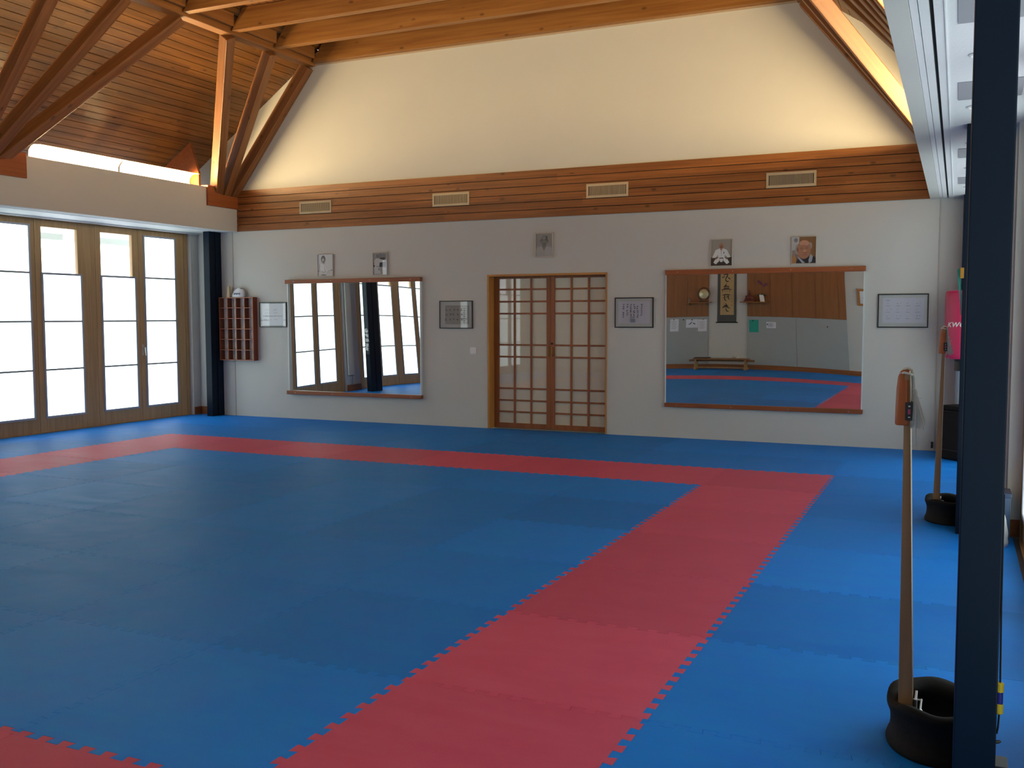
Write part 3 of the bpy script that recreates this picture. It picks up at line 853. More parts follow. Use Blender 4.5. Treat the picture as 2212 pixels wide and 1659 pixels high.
G = lambda v, n=None: colr('grey_tone_%03d' % int(v * 1000), (v, v * 1.01, v))
skin = colr('print_skin', (.36, .17, .10)); skin2 = colr('print_skin_shade', (.22, .10, .06)); skin3 = colr('print_skin_light', (.50, .27, .17))
hairg = colr('print_grey_hair', (.30, .29, .28)); brownbg = colr('print_brown', (.20, .10, .035)); darkn = colr('print_navy', (.012, .014, .022))
scarf = colr('print_scarf', (.33, .37, .42)); gi = colr('print_white_suit', (.66, .70, .70)); mauve = colr('print_mauve', (.17, .15, .20))
m_pf = plain('pale_frame', (.50, .45, .38), .5)
def d_p1(P, w, h):   # pencil drawing of a seated man in a white suit
    P.rect(G(.60), 0, w, 0, h)
    P.ell(G(.12), w * .36, h * .79, w * .155, h * .175); P.ell(G(.45), w * .35, h * .74, w * .085, h * .10)
    P.poly(G(.20), [(w * .26, h * .66), (w * .42, h * .56), (w * .47, h * .66), (w * .42, h * .74)])
    P.poly(G(.68), [(w * .12, h * .25), (w * .20, h * .60), (w * .36, h * .60), (w * .46, h * .54), (w * .60, h * .58), (w * .66, h * .25)])
    for a in ([(w * .20, h * .62), (w * .30, h * .60), (w * .44, h * .50)], [(w * .50, h * .60), (w * .58, h * .44), (w * .62, h * .28)], [(w * .12, h * .58), (w * .10, h * .40), (w * .14, h * .22)],
              [(w * .22, h * .22), (w * .40, h * .16), (w * .50, h * .24)], [(w * .60, h * .12), (w * .72, h * .26), (w * .84, h * .24)], [(w * .70, h * .12), (w * .80, h * .22), (w * .78, h * .12)], [(w * .46, h * .5), (w * .44, h * .34), (w * .55, h * .2)]):
        P.stroke(G(.16), a, .005)
    P.rect(G(.10), w * .86, w * .98, h * .255, h * .285); P.rect(G(.14), 0, w * .08, h * .22, h * .25)
    P.stroke(G(.10), [(w * .20, h * .045), (w * .32, h * .06), (w * .44, h * .045), (w * .56, h * .055)], .012)
def d_p2(P, w, h):   # man in a white suit, arm out, dark ground
    P.rect(G(.34), 0, w, 0, h); P.rect(G(.22), w * .45, w, h * .72, h)
    P.poly(G(.02), [(w * .0, h * .55), (w * .95, h * .60), (w * .95, h * .32), (w * .45, h * .36), (w * .0, h * .36)])
    P.poly(G(.03), [(w * .5, h * .78), (w * .88, h * .80), (w * .86, h * .68), (w * .52, h * .70)])
    P.ell(G(.20), w * .32, h * .86, w * .12, h * .09)
    P.poly(G(.60), [(w * .03, h * .42), (w * .08, h * .68), (w * .25, h * .77), (w * .45, h * .74), (w * .80, h * .66), (w * .80, h * .58), (w * .48, h * .56), (w * .45, h * .40), (w * .56, h * .02), (w * .06, h * .02)])
    P.stroke(G(.12), [(w * .20, h * .40), (w * .32, h * .36), (w * .46, h * .38)], .008); P.stroke(G(.06), [(w * .40, h * .30), (w * .42, h * .24), (w * .40, h * .19)], .012)
    P.ell(G(.05), w * .05, h * .40, w * .06, h * .05)
def d_p3(P, w, h):   # grey portrait of an old man with pointed beard shape
    P.rect(G(.30), 0, w, 0, h); P.rect(G(.36), w * .1, w * .9, h * .02, h * .42)
    P.poly(G(.25), [(0, h * .42), (w * .35, h * .5), (w * .65, h * .5), (w, h * .42), (w, h), (0, h)])
    P.poly(G(.40), [(0, 0), (0, h * .34), (w * .38, h * .44), (w * .5, h * .24), (w * .62, h * .44), (w, h * .34), (w, 0)])
    P.poly(G(.13), [(w * .36, h * .48), (w * .50, h * .24), (w * .66, h * .48), (w * .62, h * .58), (w * .40, h * .58)])
    P.ell(G(.11), w * .51, h * .70, w * .21, h * .22); P.ell(G(.20), w * .50, h * .80, w * .13, h * .09); P.ell(G(.15), w * .50, h * .62, w * .14, h * .10)
    P.ell(G(.04), w * .66, h * .80, w * .06, h * .11); P.ell(G(.05), w * .42, h * .735, w * .06, h * .02); P.ell(G(.04), w * .60, h * .735, w * .065, h * .025)
    P.ell(G(.06), w * .51, h * .565, w * .08, h * .03); P.poly(G(.17), [(w * .47, h * .62), (w * .51, h * .74), (w * .55, h * .62)])
    P.ell(G(.12), w * .29, h * .68, w * .04, h * .07); P.ell(G(.08), w * .735, h * .68, w * .035, h * .07)
def d_p4(P, w, h):   # man in a white suit kneeling on dark mats
    P.rect(colr('print_warm_grey', (.30, .28, .24)), 0, w, 0, h); P.rect(colr('print_mat_brown', (.035, .024, .018)), 0, w, 0, h * .32)
    P.poly(gi, [(w * .05, h * .30), (w * .22, h * .60), (w * .40, h * .66), (w * .60, h * .66), (w * .76, h * .60), (w * .94, h * .32), (w * .80, h * .30), (w * .66, h * .42), (w * .66, h * .28), (w * .36, h * .28), (w * .34, h * .42), (w * .20, h * .30)])
    P.ell(skin, w * .49, h * .755, w * .105, h * .10); P.ell(skin2, w * .49, h * .72, w * .07, h * .04); P.poly(skin, [(w * .43, h * .66), (w * .55, h * .66), (w * .49, h * .58)])
    P.poly(gi, [(w * .12, h * .12), (w * .24, h * .28), (w * .40, h * .30), (w * .40, h * .18), (w * .24, h * .05)]); P.poly(gi, [(w * .88, h * .12), (w * .76, h * .28), (w * .60, h * .30), (w * .60, h * .18), (w * .76, h * .05)])
    P.poly(gi, [(w * .40, h * .27), (w * .60, h * .27), (w * .56, h * .15), (w * .49, h * .13), (w * .44, h * .15)])
    P.rect(colr('print_black', (.01, .01, .01)), w * .40, w * .60, h * .275, h * .305)
    P.ell(skin, w * .26, h * .27, w * .05, h * .03, a=.6); P.ell(skin, w * .74, h * .27, w * .05, h * .03, a=-.6)
    P.rect(colr('print_black', (.01, .01, .01)), w * .60, w * .635, h * .46, h * .53)
    for a in ([(w * .42, h * .66), (w * .49, h * .54), (w * .51, h * .34)], [(w * .56, h * .66), (w * .50, h * .55), (w * .47, h * .50)]): P.stroke(G(.34), a, .004)
def d_p5(P, w, h):   # bald old man with grey side hair and a pale scarf
    P.rect(brownbg, 0, w, 0, h); P.rect(G(.42), 0, w * .30, h * .45, h); P.ell(G(.18), w * .16, h * .88, w * .08, h * .08); P.rect(G(.22), 0, w * .16, h * .3, h * .5)
    P.poly(darkn, [(w * .15, 0), (w * .28, h * .22), (w * .92, h * .26), (w, h * .2), (w, 0)])
    P.poly(colr('print_ochre', (.38, .19, .07)), [(0, 0), (0, h * .2), (w * .10, h * .45), (w * .18, h * .2), (w * .18, 0)])
    P.ell(hairg, w * .24, h * .52, w * .11, h * .20); P.ell(hairg, w * .76, h * .66, w * .08, h * .13)
    P.ell(skin, w * .50, h * .52, w * .29, h * .36); P.ell(skin3, w * .52, h * .76, w * .20, h * .11); P.ell(skin, w * .48, h * .56, w * .22, h * .14)
    P.poly(scarf, [(w * .12, h * .34), (w * .22, h * .30), (w * .56, h * .02), (w * .44, 0)]); P.poly(scarf, [(w * .78, h * .36), (w * .88, h * .26), (w * .84, h * .06), (w * .72, 0), (w * .70, h * .12)])
    P.poly(mauve, [(w * .10, h * .34), (w * .20, h * .24), (w * .30, h * .20), (w * .18, h * .34)])
    P.ell(skin2, w * .40, h * .555, w * .07, h * .018, a=-.1); P.ell(skin2, w * .62, h * .575, w * .07, h * .018, a=.15); P.ell(skin3, w * .54, h * .46, w * .06, h * .06)
    P.ell(skin2, w * .55, h * .405, w * .07, h * .018); P.ell(colr('print_lip', (.33, .12, .09)), w * .55, h * .325, w * .085, h * .02, a=.1); P.stroke(skin2, [(w * .34, h * .61), (w * .42, h * .625), (w * .48, h * .60)], .006); P.stroke(skin2, [(w * .57, h * .62), (w * .64, h * .645), (w * .70, h * .63)], .006)
    P.ell(skin2, w * .24, h * .52, w * .045, h * .085)
pg = 'small portraits in a row high on the back wall'
framed('small pencil drawing of a seated man in white, above the left mirror', -6.258, -5.996, 2.036, 2.347, m_pf, .006, .022, G(.60), d_p1, group=pg, glass=False, name='portrait_picture')
framed('small grey photo of a man in white with arm stretched out', -5.341, -5.107, 2.038, 2.347, m_pf, .010, .022, G(.34), d_p2, group=pg, name='portrait_picture')
framed('small pale framed grey portrait above the sliding door', -2.916, -2.661, 2.212, 2.528, m_pf, .016, .022, m_pf, d_p3, group=pg, name='portrait_picture')
framed('small colour photo of a man in white kneeling, above the right mirror', -.664, -.41, 2.055, 2.364, m_pf, .004, .020, G(.34), d_p4, group=pg, glass=False, name='portrait_picture')
framed('small colour photo of a bald man with pale scarf, above right mirror', .263, .532, 2.059, 2.364, m_pf, .004, .020, brownbg, d_p5, group=pg, glass=False, name='portrait_picture')

# light switch and socket
t = thing('light_switch', 'white light switch left of the sliding door', 'switch', (-3.803, -.001, .974))
obj('plate', MB().box(-3.848, -3.759, -.009, -.0008, .974, 1.064), m_white, t, bevel=.003)
obj('rocker', MB().box(-3.832, -3.775, -.013, -.0085, .99, 1.048), m_white, t, bevel=.002)
t = thing('wall_socket', 'small black socket low on the back wall beside the black bag', 'socket', (1.80, -.001, .05))
obj('plate', MB().box(1.772, 1.795, -.02, -.001, .03, .10), m_black, t, bevel=.003)
obj('plug', MB().lathe([(.009, -.018), (.009, 0)], (1.783, -.02, .065), 10, axis='y'), m_black, t)

# ---------------------------------------------------------------- cubby shelf and what stands on it
t = thing('cubby_shelf', 'red brown open cubby shelf of four columns hung in the left corner', 'shelf', (-7.61, -.003, .828), None)
x0, x1, z0, z1, y0 = -7.980, -7.350, .828, 1.757, -.100
th = .012
b = MB(); b.box(x0, x0 + th, y0 + .002, -.0015, z0, z1); obj('side_panel', b, m_cubby, t)
b = MB(); b.box(x1 - th, x1, y0 + .002, -.0015, z0, z1); obj('side_panel', b, m_cubby, t)
for j, z in enumerate((z0, z1 - th)):
    obj('bottom_panel' if j == 0 else 'top_panel', MB().box(x0 + th, x1 - th, y0 + .002, -.003, z, z + th), m_cubby, t)
for i in (1, 2, 3):
    x = x0 + (x1 - x0) * i / 4
    obj('divider', MB().box(x - .005, x + .005, y0 + .004, -.004, z0 + th, z1 - th), m_cubby, t)
for j in range(1, 6):
    z = z0 + (z1 - z0) * j / 6
    obj('shelf_board', MB().box(x0 + th, x1 - th, y0 + .003, -.004, z - .004, z + .004), m_cubby, t)
b = MB()
for i in range(5):
    x = x0 + (x1 - x0 - th) * i / 4 if i in (0, 4) else x0 + (x1 - x0) * i / 4 - .005
    b.box(x, x + (th if i in (0, 4) else .010), y0 - .001, y0 + .002, z0, z1)
for j in range(7):
    z = z0 + (z1 - z0) * j / 6 - (.0045 if 0 < j < 6 else (0 if j == 0 else th))
    b.box(x0, x1, y0 - .0015, y0 + .002, z, z + (.009 if 0 < j < 6 else th))
obj('edge_band', b, m_cubbyedge, t)
obj('back_panel', MB().box(x0 + th, x1 - th, -.0035, -.0015, z0 + th, z1 - th), plain('white_back', (.86, .86, .86), .5), t)
b = MB(); b.prism([(-7.845, 1.758), (-7.787, 1.758), (-7.797, 1.925), (-7.828, 1.925)], -.085, -.045)
single('wooden_block', b, plain('beige_card', (.52, .40, .25), .7), 'narrow beige block standing on top of the cubby shelf', 'block', bevel=.003)
t = thing('plastic_bag', 'crumpled white bag with blue print lying on the cubby shelf', 'bag', (-7.65, -.055, 1.758))
b = MB(); rr = random.Random(4); b.smooth = True
vs = []; fs = []
nu, nv = 20, 9
for j in range(nv + 1):
    for i in range(nu):
        a = 2 * PI * i / nu; f = j / nv
        rx = .118 * (1 - .35 * f ** 2) * (1 + rr.uniform(-.07, .07)); ry = .055 * (1 - .55 * f) * (1 + rr.uniform(-.12, .12))
        vs.append((-7.65 + rx * math.cos(a) + .02 * f, -.053 + .8 * ry * math.sin(a), 1.7575 + .125 * f * (1 + .12 * math.sin(3 * a)) ))
for j in range(nv):
    for i in range(nu): fs.append((j * nu + i, j * nu + (i + 1) % nu, (j + 1) * nu + (i + 1) % nu, (j + 1) * nu + i))
fs.append(tuple(range(nv * nu, nv * nu + nu))); fs.append(tuple(reversed(range(nu))))
b.add(vs, fs)
obj('sack', b, plain('white_bag', (.60, .62, .66), .35), t)
b = MB()
for k in range(7): b.box(-7.705 + .016 * k, -7.693 + .016 * k, -.0925 - .002 * (3 - abs(k - 3)), -.075, 1.795 + .004 * (k % 3), 1.820 - .003 * (k % 2))
obj('print', b, plain('bag_print', (.10, .12, .25), .5), t)

# ---------------------------------------------------------------- striking posts on rubber tyre bases
m_plank = wood('plank_ash', (.30, .18, .085), (.22, .125, .055), 2, .5, 0.)
m_leather = plain('orange_leather', (.36, .095, .022), .45, var=.15, vscale=20)
m_rope = plain('cotton_rope', (.66, .67, .62), .9, var=.1, vscale=60)
m_pinkl = plain('label_pink', (.45, .06, .14), .5)
def makiwara(cx, cy, bx, by, zt, label, tas):
    t = thing('striking_post', label, 'striking post', (cx, cy, 0), 'wooden striking posts beside the navy posts')
    b = MB(); b.smooth = True
    prof = [(.125, .012), (.192, .004), (.203, .0), (.207, .012), (.200, .030), (.193, .040), (.189, .060), (.188, .085), (.191, .110), (.198, .130), (.205, .146), (.203, .158), (.190, .165), (.165, .160), (.145, .148), (.135, .125), (.150, .10), (.160, .06), (.150, .025), (.125, .014)]
    n = 44; vs = []; m = len(prof)
    for k in range(n):
        a = 2 * PI * k / n
        wob = .006 * math.sin(3 * a + .7) + .006 * math.sin(5 * a)
        for r, h in prof:
            hh = h + (wob * min(1, max(0, (h - .09) / .05)))
            vs.append((cx + .79 * r * math.cos(a), cy + r * math.sin(a), max(.0005, hh)))
    fs = [(k * m + i, ((k + 1) % n) * m + i, ((k + 1) % n) * m + i + 1, k * m + i + 1) for k in range(n) for i in range(m - 1)]
    b.add(vs, fs)
    obj('rubber_base', b, m_rubber, t)
    b = MB(); b.lathe([(.001, .006), (.098, .006), (.098, .035), (.001, .035)], (cx, cy, 0), 28); obj('weight_plate', b, m_black, t)
    # plank: tapering thickness in x, width in y
    b = MB()
    tb, tt, w = .024, .0085, .045
    x_b, x_t = bx, bx - .022 * (zt / 1.28)
    if cy > -5: x_t = bx + .026
    pl = [(x_b - tb, .03), (x_b + tb, .03), (x_t + tt, zt - .012), (x_t - tt, zt - .012)]
    b.prism(pl, by - w, by + w)
    obj('plank', b, m_plank, t, bevel=.002)
    xp = x_t
    pad = MB(); pad.smooth = True
    zp = zt - .185
    sec = [(-.028, -.046), (-.036, -.030), (-.038, 0), (-.036, .030), (-.028, .046), (-.004, .049), (.006, .049), (.006, -.049), (-.004, -.049)]
    vs = []; lv = [(zp, 1.0), (zp + .004, 1.04), (zp + .06, 1.0), (zp + .12, .92), (zp + .16, .80), (zp + .178, .62), (zp + .184, .40)]
    for z, s in lv:
        xo = (z - zp) * (x_t - x_b) / zt
        for u, v in sec: vs.append((xp + xo + .002 + (u * s if u < 0 else u), by + v * (1 if z < zp + .15 else .9), z))
    m = len(sec)
    fs = [(j * m + i, j * m + (i + 1) % m, (j + 1) * m + (i + 1) % m, (j + 1) * m + i) for j in range(len(lv) - 1) for i in range(m)]
    fs += [tuple(reversed(range(m))), tuple(range((len(lv) - 1) * m, len(lv) * m))]
    pad.add(vs, fs)
    obj('striking_pad', pad, m_leather, t)
    lb = MB()
    lb.mat(0).box(xp - .004, xp + .019, by - .0515, by + .0515, zp + .018, zp + .078)
    lb.mat(1).box(xp + .004, xp + .0135, by - .0525, by - .0512, zp + .038, zp + .056)
    lb.mat(2).box(xp + .005, xp + .013, by - .0525, by - .0512, zp + .062, zp + .068); lb.box(xp + .005, xp + .013, by - .0525, by - .0512, zp + .026, zp + .031)
    obj('label_band', lb, [m_black, m_pinkl, m_rope], t, bevel=.001)
    rp = MB()
    rp.tube([(xp - .02, by - .02, zp + .175), (xp - .012, by - .02, zt), (xp, by - .02, zt + .006), (xp + .012, by - .02, zt), (xp + .018, by - .022, zt - .03), (xp + .022, by - .025, zt - .10)], .0055, 8)
    rp.tube([(xp - .02, by + .01, zp + .175), (xp, by + .01, zt + .004), (xp + .014, by + .01, zt - .006), (xp + .016, by, zt - .05), (xp + .018, by - .01, zt - .16)], .005, 8)
    rp.tube([(xp - .022, by - .03, zt - .012), (xp - .01, by - .048, zt - .008), (xp + .008, by - .048, zt - .012), (xp + .016, by - .02, zt - .018)], .004, 8)
    obj('rope', rp, m_rope, t)
    ts = MB(); rr = random.Random(int(tas))
    kx, ky, kz = xp + .026, by - .03, zt - .075
    ts.ball((kx, ky, kz), (.008, .008, .012), 10, 6)
    for k in range(64):
        a = rr.uniform(0, 2 * PI); r = rr.uniform(.004, .027)
        L = rr.uniform(.085, .122)
        ts.tube([(kx, ky, kz), (kx + .4 * r * math.cos(a) + .003, ky + .4 * r * math.sin(a), kz - L * .4), (kx + r * math.cos(a) + .008, ky + r * math.sin(a), kz - L)], [.0032, .0034, .0018], 5)
    ts.tube([(kx, ky, kz - .06), (kx + .004, ky, kz - .115), (kx + .005, ky, kz - .15)], .0014, 5)
    ts.tube([(kx - .004, ky, kz - .02), (kx + .022, ky - .004, kz - .017)], .0012, 5)
    obj('tassel', ts, m_rope, t)
    cl = MB()
    for z in (.135,):
        cl.tube([(x_b - .034, by - .052, z), (x_b + .05, by - .052, z)], .0035, 6); cl.tube([(x_b - .034, by + .052, z), (x_b + .05, by + .052, z)], .0035, 6)
        for sx in (-.032, .046):
            cl.tube([(x_b + sx, by - .058, z), (x_b + sx, by + .058, z)], .004, 6)
            cl.lathe([(.001, -.005), (.009, -.005), (.009, .005), (.001, .005)], (x_b + sx, by - .058, z), 8, axis='y')
    cl.box(x_b - .033, x_b - .026, by - .04, by + .045, .035, .12); cl.box(x_b + .026, x_b + .034, by - .045, by + .045, .035, .17)
    obj('clamp', cl, m_silver, t, bevel=.001)
makiwara(1.978, -7.92, 1.881, -7.95, 1.285, 'near wooden striking post with orange pad and white tassel, beside the nearest navy post', 3)
makiwara(1.984, -3.895, 1.897, -3.925, 1.385, 'farther wooden striking post with orange pad, in front of the pink bag', 8)

# things hung on the navy posts
t = thing('stretch_band', 'teal stretch band with yellow grip hung on the farther right navy post', 'exercise band', (2.01, -4.30, 1.5))
b = MB()
b.add([(x, y, z) for y in (-4.33, -4.27) for x, z in ((1.992, 1.775), (2.012, 1.78), (2.024, 1.60), (2.0255, 1.47), (2.0205, 1.47), (2.010, 1.60))],
      [(5, 4, 3, 2, 1, 0), (6, 7, 8, 9, 10, 11)] + [(i, (i + 1) % 6, (i + 1) % 6 + 6, i + 6) for i in range(6)])
obj('strap', b, plain('teal_rubber', (.015, .30, .24), .5), t, bevel=.001)
b = MB(); b.box(2.010, 2.034, -4.385, -4.3555, 1.712, 1.782); obj('grip', b, plain('yellow_foam', (.33, .155, .008), .6), t, bevel=.004)
t = thing('skipping_rope', 'yellow and blue rope handle hanging on the right side of nearest navy post', 'skipping rope', (2.148, -8.36, .3))
b = MB(); yb = plain('handle_yellow', (.62, .44, .02), .5); bb = plain('handle_blue', (.012, .02, .22), .5)
b.lathe([(.007, .300), (.0105, .303), (.0105, .330), (.007, .3325)], (2.148, -8.36, 0), 16)
obj('end_grip', b, yb, t)
b = MB(); b.lathe([(.007, .3655), (.0105, .367), (.0105, .392), (.007, .395)], (2.148, -8.36, 0), 16)
obj('end_grip', b, yb, t)
b = MB(); b.lathe([(.0085, .3305), (.009, .333), (.009, .366), (.0085, .3675)], (2.148, -8.36, 0), 16); obj('middle_grip', b, bb, t)
b = MB(); b.tube([(2.148, -8.36, .395), (2.1445, -8.36, .62), (2.142, -8.36, .95)], .003, 6); b.tube([(2.148, -8.36, .30), (2.146, -8.36, .26), (2.143, -8.36, .24)], .003, 6); obj('cord', b, m_black, t)
t = thing('wall_hook', 'small black hook low on the right side of nearest navy post', 'hook', (2.1375, -8.42, .235))
obj('peg', MB().tube([(2.1375, -8.42, .238), (2.147, -8.42, .240), (2.152, -8.42, .243)], [.006, .005, .003], 8), m_black, t)
t = thing('shoe_box', 'small box with red rim and white side behind the nearest navy post', 'box', (2.20, -8.15, 0))
b = MB(); b.box(2.142, 2.182, -8.225, -8.145, .0005, .045); obj('body', b, m_white, t, bevel=.002)
b = MB(); b.box(2.140, 2.184, -8.227, -8.143, .045, .060); obj('lid', b, plain('box_red', (.22, .035, .02), .5), t, bevel=.002)
b = MB(); b.box(2.140, 2.184, -8.227, -8.143, .0605, .085); obj('rim', b, plain('box_dark', (.02, .02, .03), .5), t, bevel=.002)
t = thing('storage_crate', 'blue grey crate on the floor against the right pier', 'crate', (2.28, -4.43, 0))
b = MB(); b.box(2.205, 2.345, -4.54, -4.32, .0005, .03); 
b.box(2.205, 2.212, -4.54, -4.32, .03, .32); b.box(2.338, 2.345, -4.54, -4.32, .03, .32); b.box(2.212, 2.338, -4.54, -4.533, .03, .32); b.box(2.212, 2.338, -4.327, -4.32, .03, .32)
obj('tub', b, plain('crate_blue', (.05, .085, .16), .4), t, bevel=.002)
b = MB(); b.box(2.199, 2.350, -4.546, -4.314, .30, .325); b.box(2.212, 2.338, -4.533, -4.327, .24, .26); obj('rim', b, plain('crate_rim', (.03, .05, .11), .4), t, bevel=.003)
t = thing('carrier_bag', 'crumpled white carrier bag standing in front of the blue grey crate', 'bag', (2.30, -4.62, 0))
b = MB(); b.smooth = True; rr = random.Random(21); vs = []; fs = []
nu, nv = 18, 8
for j in range(nv + 1):
    for i in range(nu):
        a = 2 * PI * i / nu; f = j / nv
        vs.append((2.275 + .062 * (1 - .55 * f * f) * (1 + rr.uniform(-.1, .1)) * math.cos(a), -4.62 + .05 * (1 - .5 * f) * (1 + rr.uniform(-.1, .1)) * math.sin(a), .001 + .225 * f))
for j in range(nv):
    for i in range(nu): fs.append((j * nu + i, j * nu + (i + 1) % nu, (j + 1) * nu + (i + 1) % nu, (j + 1) * nu + i))
fs.append(tuple(reversed(range(nu)))); fs.append(tuple(range(nv * nu, nv * nu + nu)))
b.add(vs, fs); obj('sack', b, MATS['white_bag'], t)
b = MB(); b.tube([(2.265, -4.62, .22), (2.268, -4.62, .262), (2.285, -4.62, .262), (2.288, -4.62, .22)], .004, 6); obj('handle', b, MATS['white_bag'], t)

# ---------------------------------------------------------------- free standing punching bag and the black box at its foot
BX, BY, BR = 2.052, -.535, .172
t = thing('punching_bag', 'pink standing punching bag with white lettering in the back right corner', 'punching bag', (BX, BY, 0))
b = MB(); b.smooth = True
b.lathe([(.10, 1.026), (.148, 1.030), (.165, 1.045), (.171, 1.075), (BR, 1.12), (BR, 1.63), (.171, 1.69), (.166, 1.712), (.150, 1.722), (.02, 1.724)], (BX, BY, 0), 48)
obj('cover', b, plain('pink_vinyl', (.50, .022, .095), .4, var=.06, vscale=5), t)
b = MB(); b.lathe([(.06, .905), (.068, .91), (.068, 1.0), (.075, 1.026)], (BX, BY, 0), 28); obj('collar', b, m_black, t)
b = MB(); b.lathe([(.055, .565), (.055, .905)], (BX, BY, 0), 28); b.lathe([(.0565, .70), (.0575, .705), (.0575, .79), (.0565, .795)], (BX, BY, 0), 28, cap=False)
obj('column', b, plain('grey_blue_plastic', (.22, .27, .33), .5), t)
cu = bpy.data.curves.new('lettering', 'FONT'); cu.body = 'KWON'; cu.size = .085; cu.shear = .25; cu.offset = .0022; cu.space_character = 1.12; cu.align_x = 'CENTER'
tmp = bpy.data.objects.new('tmp_text', cu); COL.objects.link(tmp)
bpy.context.view_layer.update()
me = bpy.data.meshes.new_from_object(tmp.evaluated_get(bpy.context.evaluated_depsgraph_get()))
bm = bmesh.new(); bm.from_mesh(me)
bmesh.ops.triangulate(bm, faces=bm.faces[:])
for _ in range(2):
    bmesh.ops.subdivide_edges(bm, edges=[e for e in bm.edges if e.calc_length() > .012], cuts=1)
xs = [v.co.x for v in bm.verts]; min_x = min(xs); sc = .250 / (max(xs) - min(xs)); xm = (max(xs) + min(xs)) / 2
ysn = [v.co.y for v in bm.verts]; sy = .050 / (max(ysn) - min(ysn)); ym = min(ysn)
for v in bm.verts:
    a = ((v.co.x - min_x) * sc - .160) / BR
    v.co = Vector(((BR + .0012) * math.sin(a), -(BR + .0012) * math.cos(a), 1.352 + (v.co.y - ym) * sy))
bm.to_mesh(me); bm.free(); me.name = 'lettering'; me.materials.clear(); me.materials.append(m_white)
bpy.data.objects.remove(tmp)
o = bpy.data.objects.new('lettering', me); COL.objects.link(o); o.parent = t
t2 = thing('equipment_box', 'black square equipment bag on the floor below the pink bag', 'bag', (2.105, -.575, 0))
t2.rotation_euler = (0, 0, math.radians(46))
b = MB(); b.box(-.175, .175, -.175, .175, .001, .50)
obj('body', b, m_rubber, t2, bevel=.02, local=True, seg=3)
b = MB(); b.box(-.168, .168, -.168, .168, .50, .555); obj('lid', b, m_rubber, t2, bevel=.02, local=True, seg=3)
b = MB(); b.tube([(-.178, y, .50 - .002 * i) for i, y in enumerate((-.17, 0, .17))], .004, 6); b.tube([(x, -.178, .10) for x in (-.17, 0, .17)], .005, 6); b.tube([(-.178, y, .10) for y in (-.17, 0, .17)], .005, 6); b.tube([(-.15, -.178, .498), (.15, -.178, .498)], .004, 6)
obj('piping', b, m_black, t2, local=True)
b = MB(); b.tube([(-.08, -.178, .40), (-.06, -.19, .33), (.06, -.19, .33), (.08, -.178, .40)], .008, 8); obj('handle', b, m_black, t2, local=True)

# ---------------------------------------------------------------- radiators and banner on the window side (seen in the left mirror)
def radiator(side, y0, y1, label):
    t = thing('radiator', label, 'radiator', (-8.41 if side < 0 else 2.33, (y0 + y1) / 2, .28))
    b = MB(); b.box(-8.432, -8.395, y0, y1, .30, 2.35)
    obj('panel', b, plain('radiator_cream', (.62, .64, .58), .45), t, bevel=.003)
    b = MB(); b.tube([(-8.41, y0 + .06, .30), (-8.41, y0 + .06, .12), (-8.44, y0 + .06, .12)], .010, 8); b.box(-8.425, -8.395, y0 + .02, y1 - .02, .285, .30)
    obj('valve_pipe', b, plain('pipe_grey', (.14, .17, .22), .4), t)
radiator(-1, -4.00, -3.80, 'tall pale panel radiator on the left pier, seen in left mirror')
t = thing('hanging_banner', 'narrow dark banner with white brush characters hung on a left navy post', 'banner', (-8.052, -4.038, .7))
b = MB(); b.box(-8.104, -8.000, -4.0398, -4.0375, .70, 2.35); obj('cloth', b, plain('banner_cloth', (.012, .03, .045), .5), t)
P = Pic(-8.10, .76, -4.0370, 1); rr = random.Random(31)
for k, v in enumerate((.38, .29, .20, .11, .04)):
    for _ in range(7): P.glyph(m_white, .05 + rr.uniform(-.012, .012), v, .085, rr, 2)
P.done('characters', t)

# ---------------------------------------------------------------- the wall behind the camera, seen in the right mirror
YB = YF + .001
def boards(name, x0, x1, z0, z1, cuts, m, lab, dep=.03, kind='trim', hcut=None):
    b = MB(); e = [x0] + cuts + [x1]
    for a, c in zip(e, e[1:]):
        if hcut and abs(a - hcut[0]) < .02:
            b.box(a + .003, c - .003, YB, YB + dep, z0, hcut[1] - .003); b.box(a + .003, c - .003, YB, YB + dep, hcut[1] + .003, z1)
        else: b.box(a + .003, c - .003, YB, YB + dep, z0, z1)
    b.box(x0, x1, YB, YB + dep - .008, z0, z1)
    return struct(name, b, m, lab, kind)
boards('trim_6', -5.85, -3.497, 1.285, 2.70, [-5.25, -4.65, -4.045], m_cupboard, 'brown veneer wall panels left of the scroll')
boards('trim_7', -2.548, -.315, 1.285, 2.70, [-2.0, -1.49, -.975, -.47], m_cupboard, 'brown veneer wall panels right of the scroll', hcut=(-.975, 1.81))
boards('trim_8', -5.85, -3.497, .112, 1.28, [-4.7], m_board, 'grey pin boards left of the scroll', .022)
boards('trim_9', -2.548, -.315, .112, 1.28, [-1.42], m_board, 'grey pin boards right of the scroll', .022)
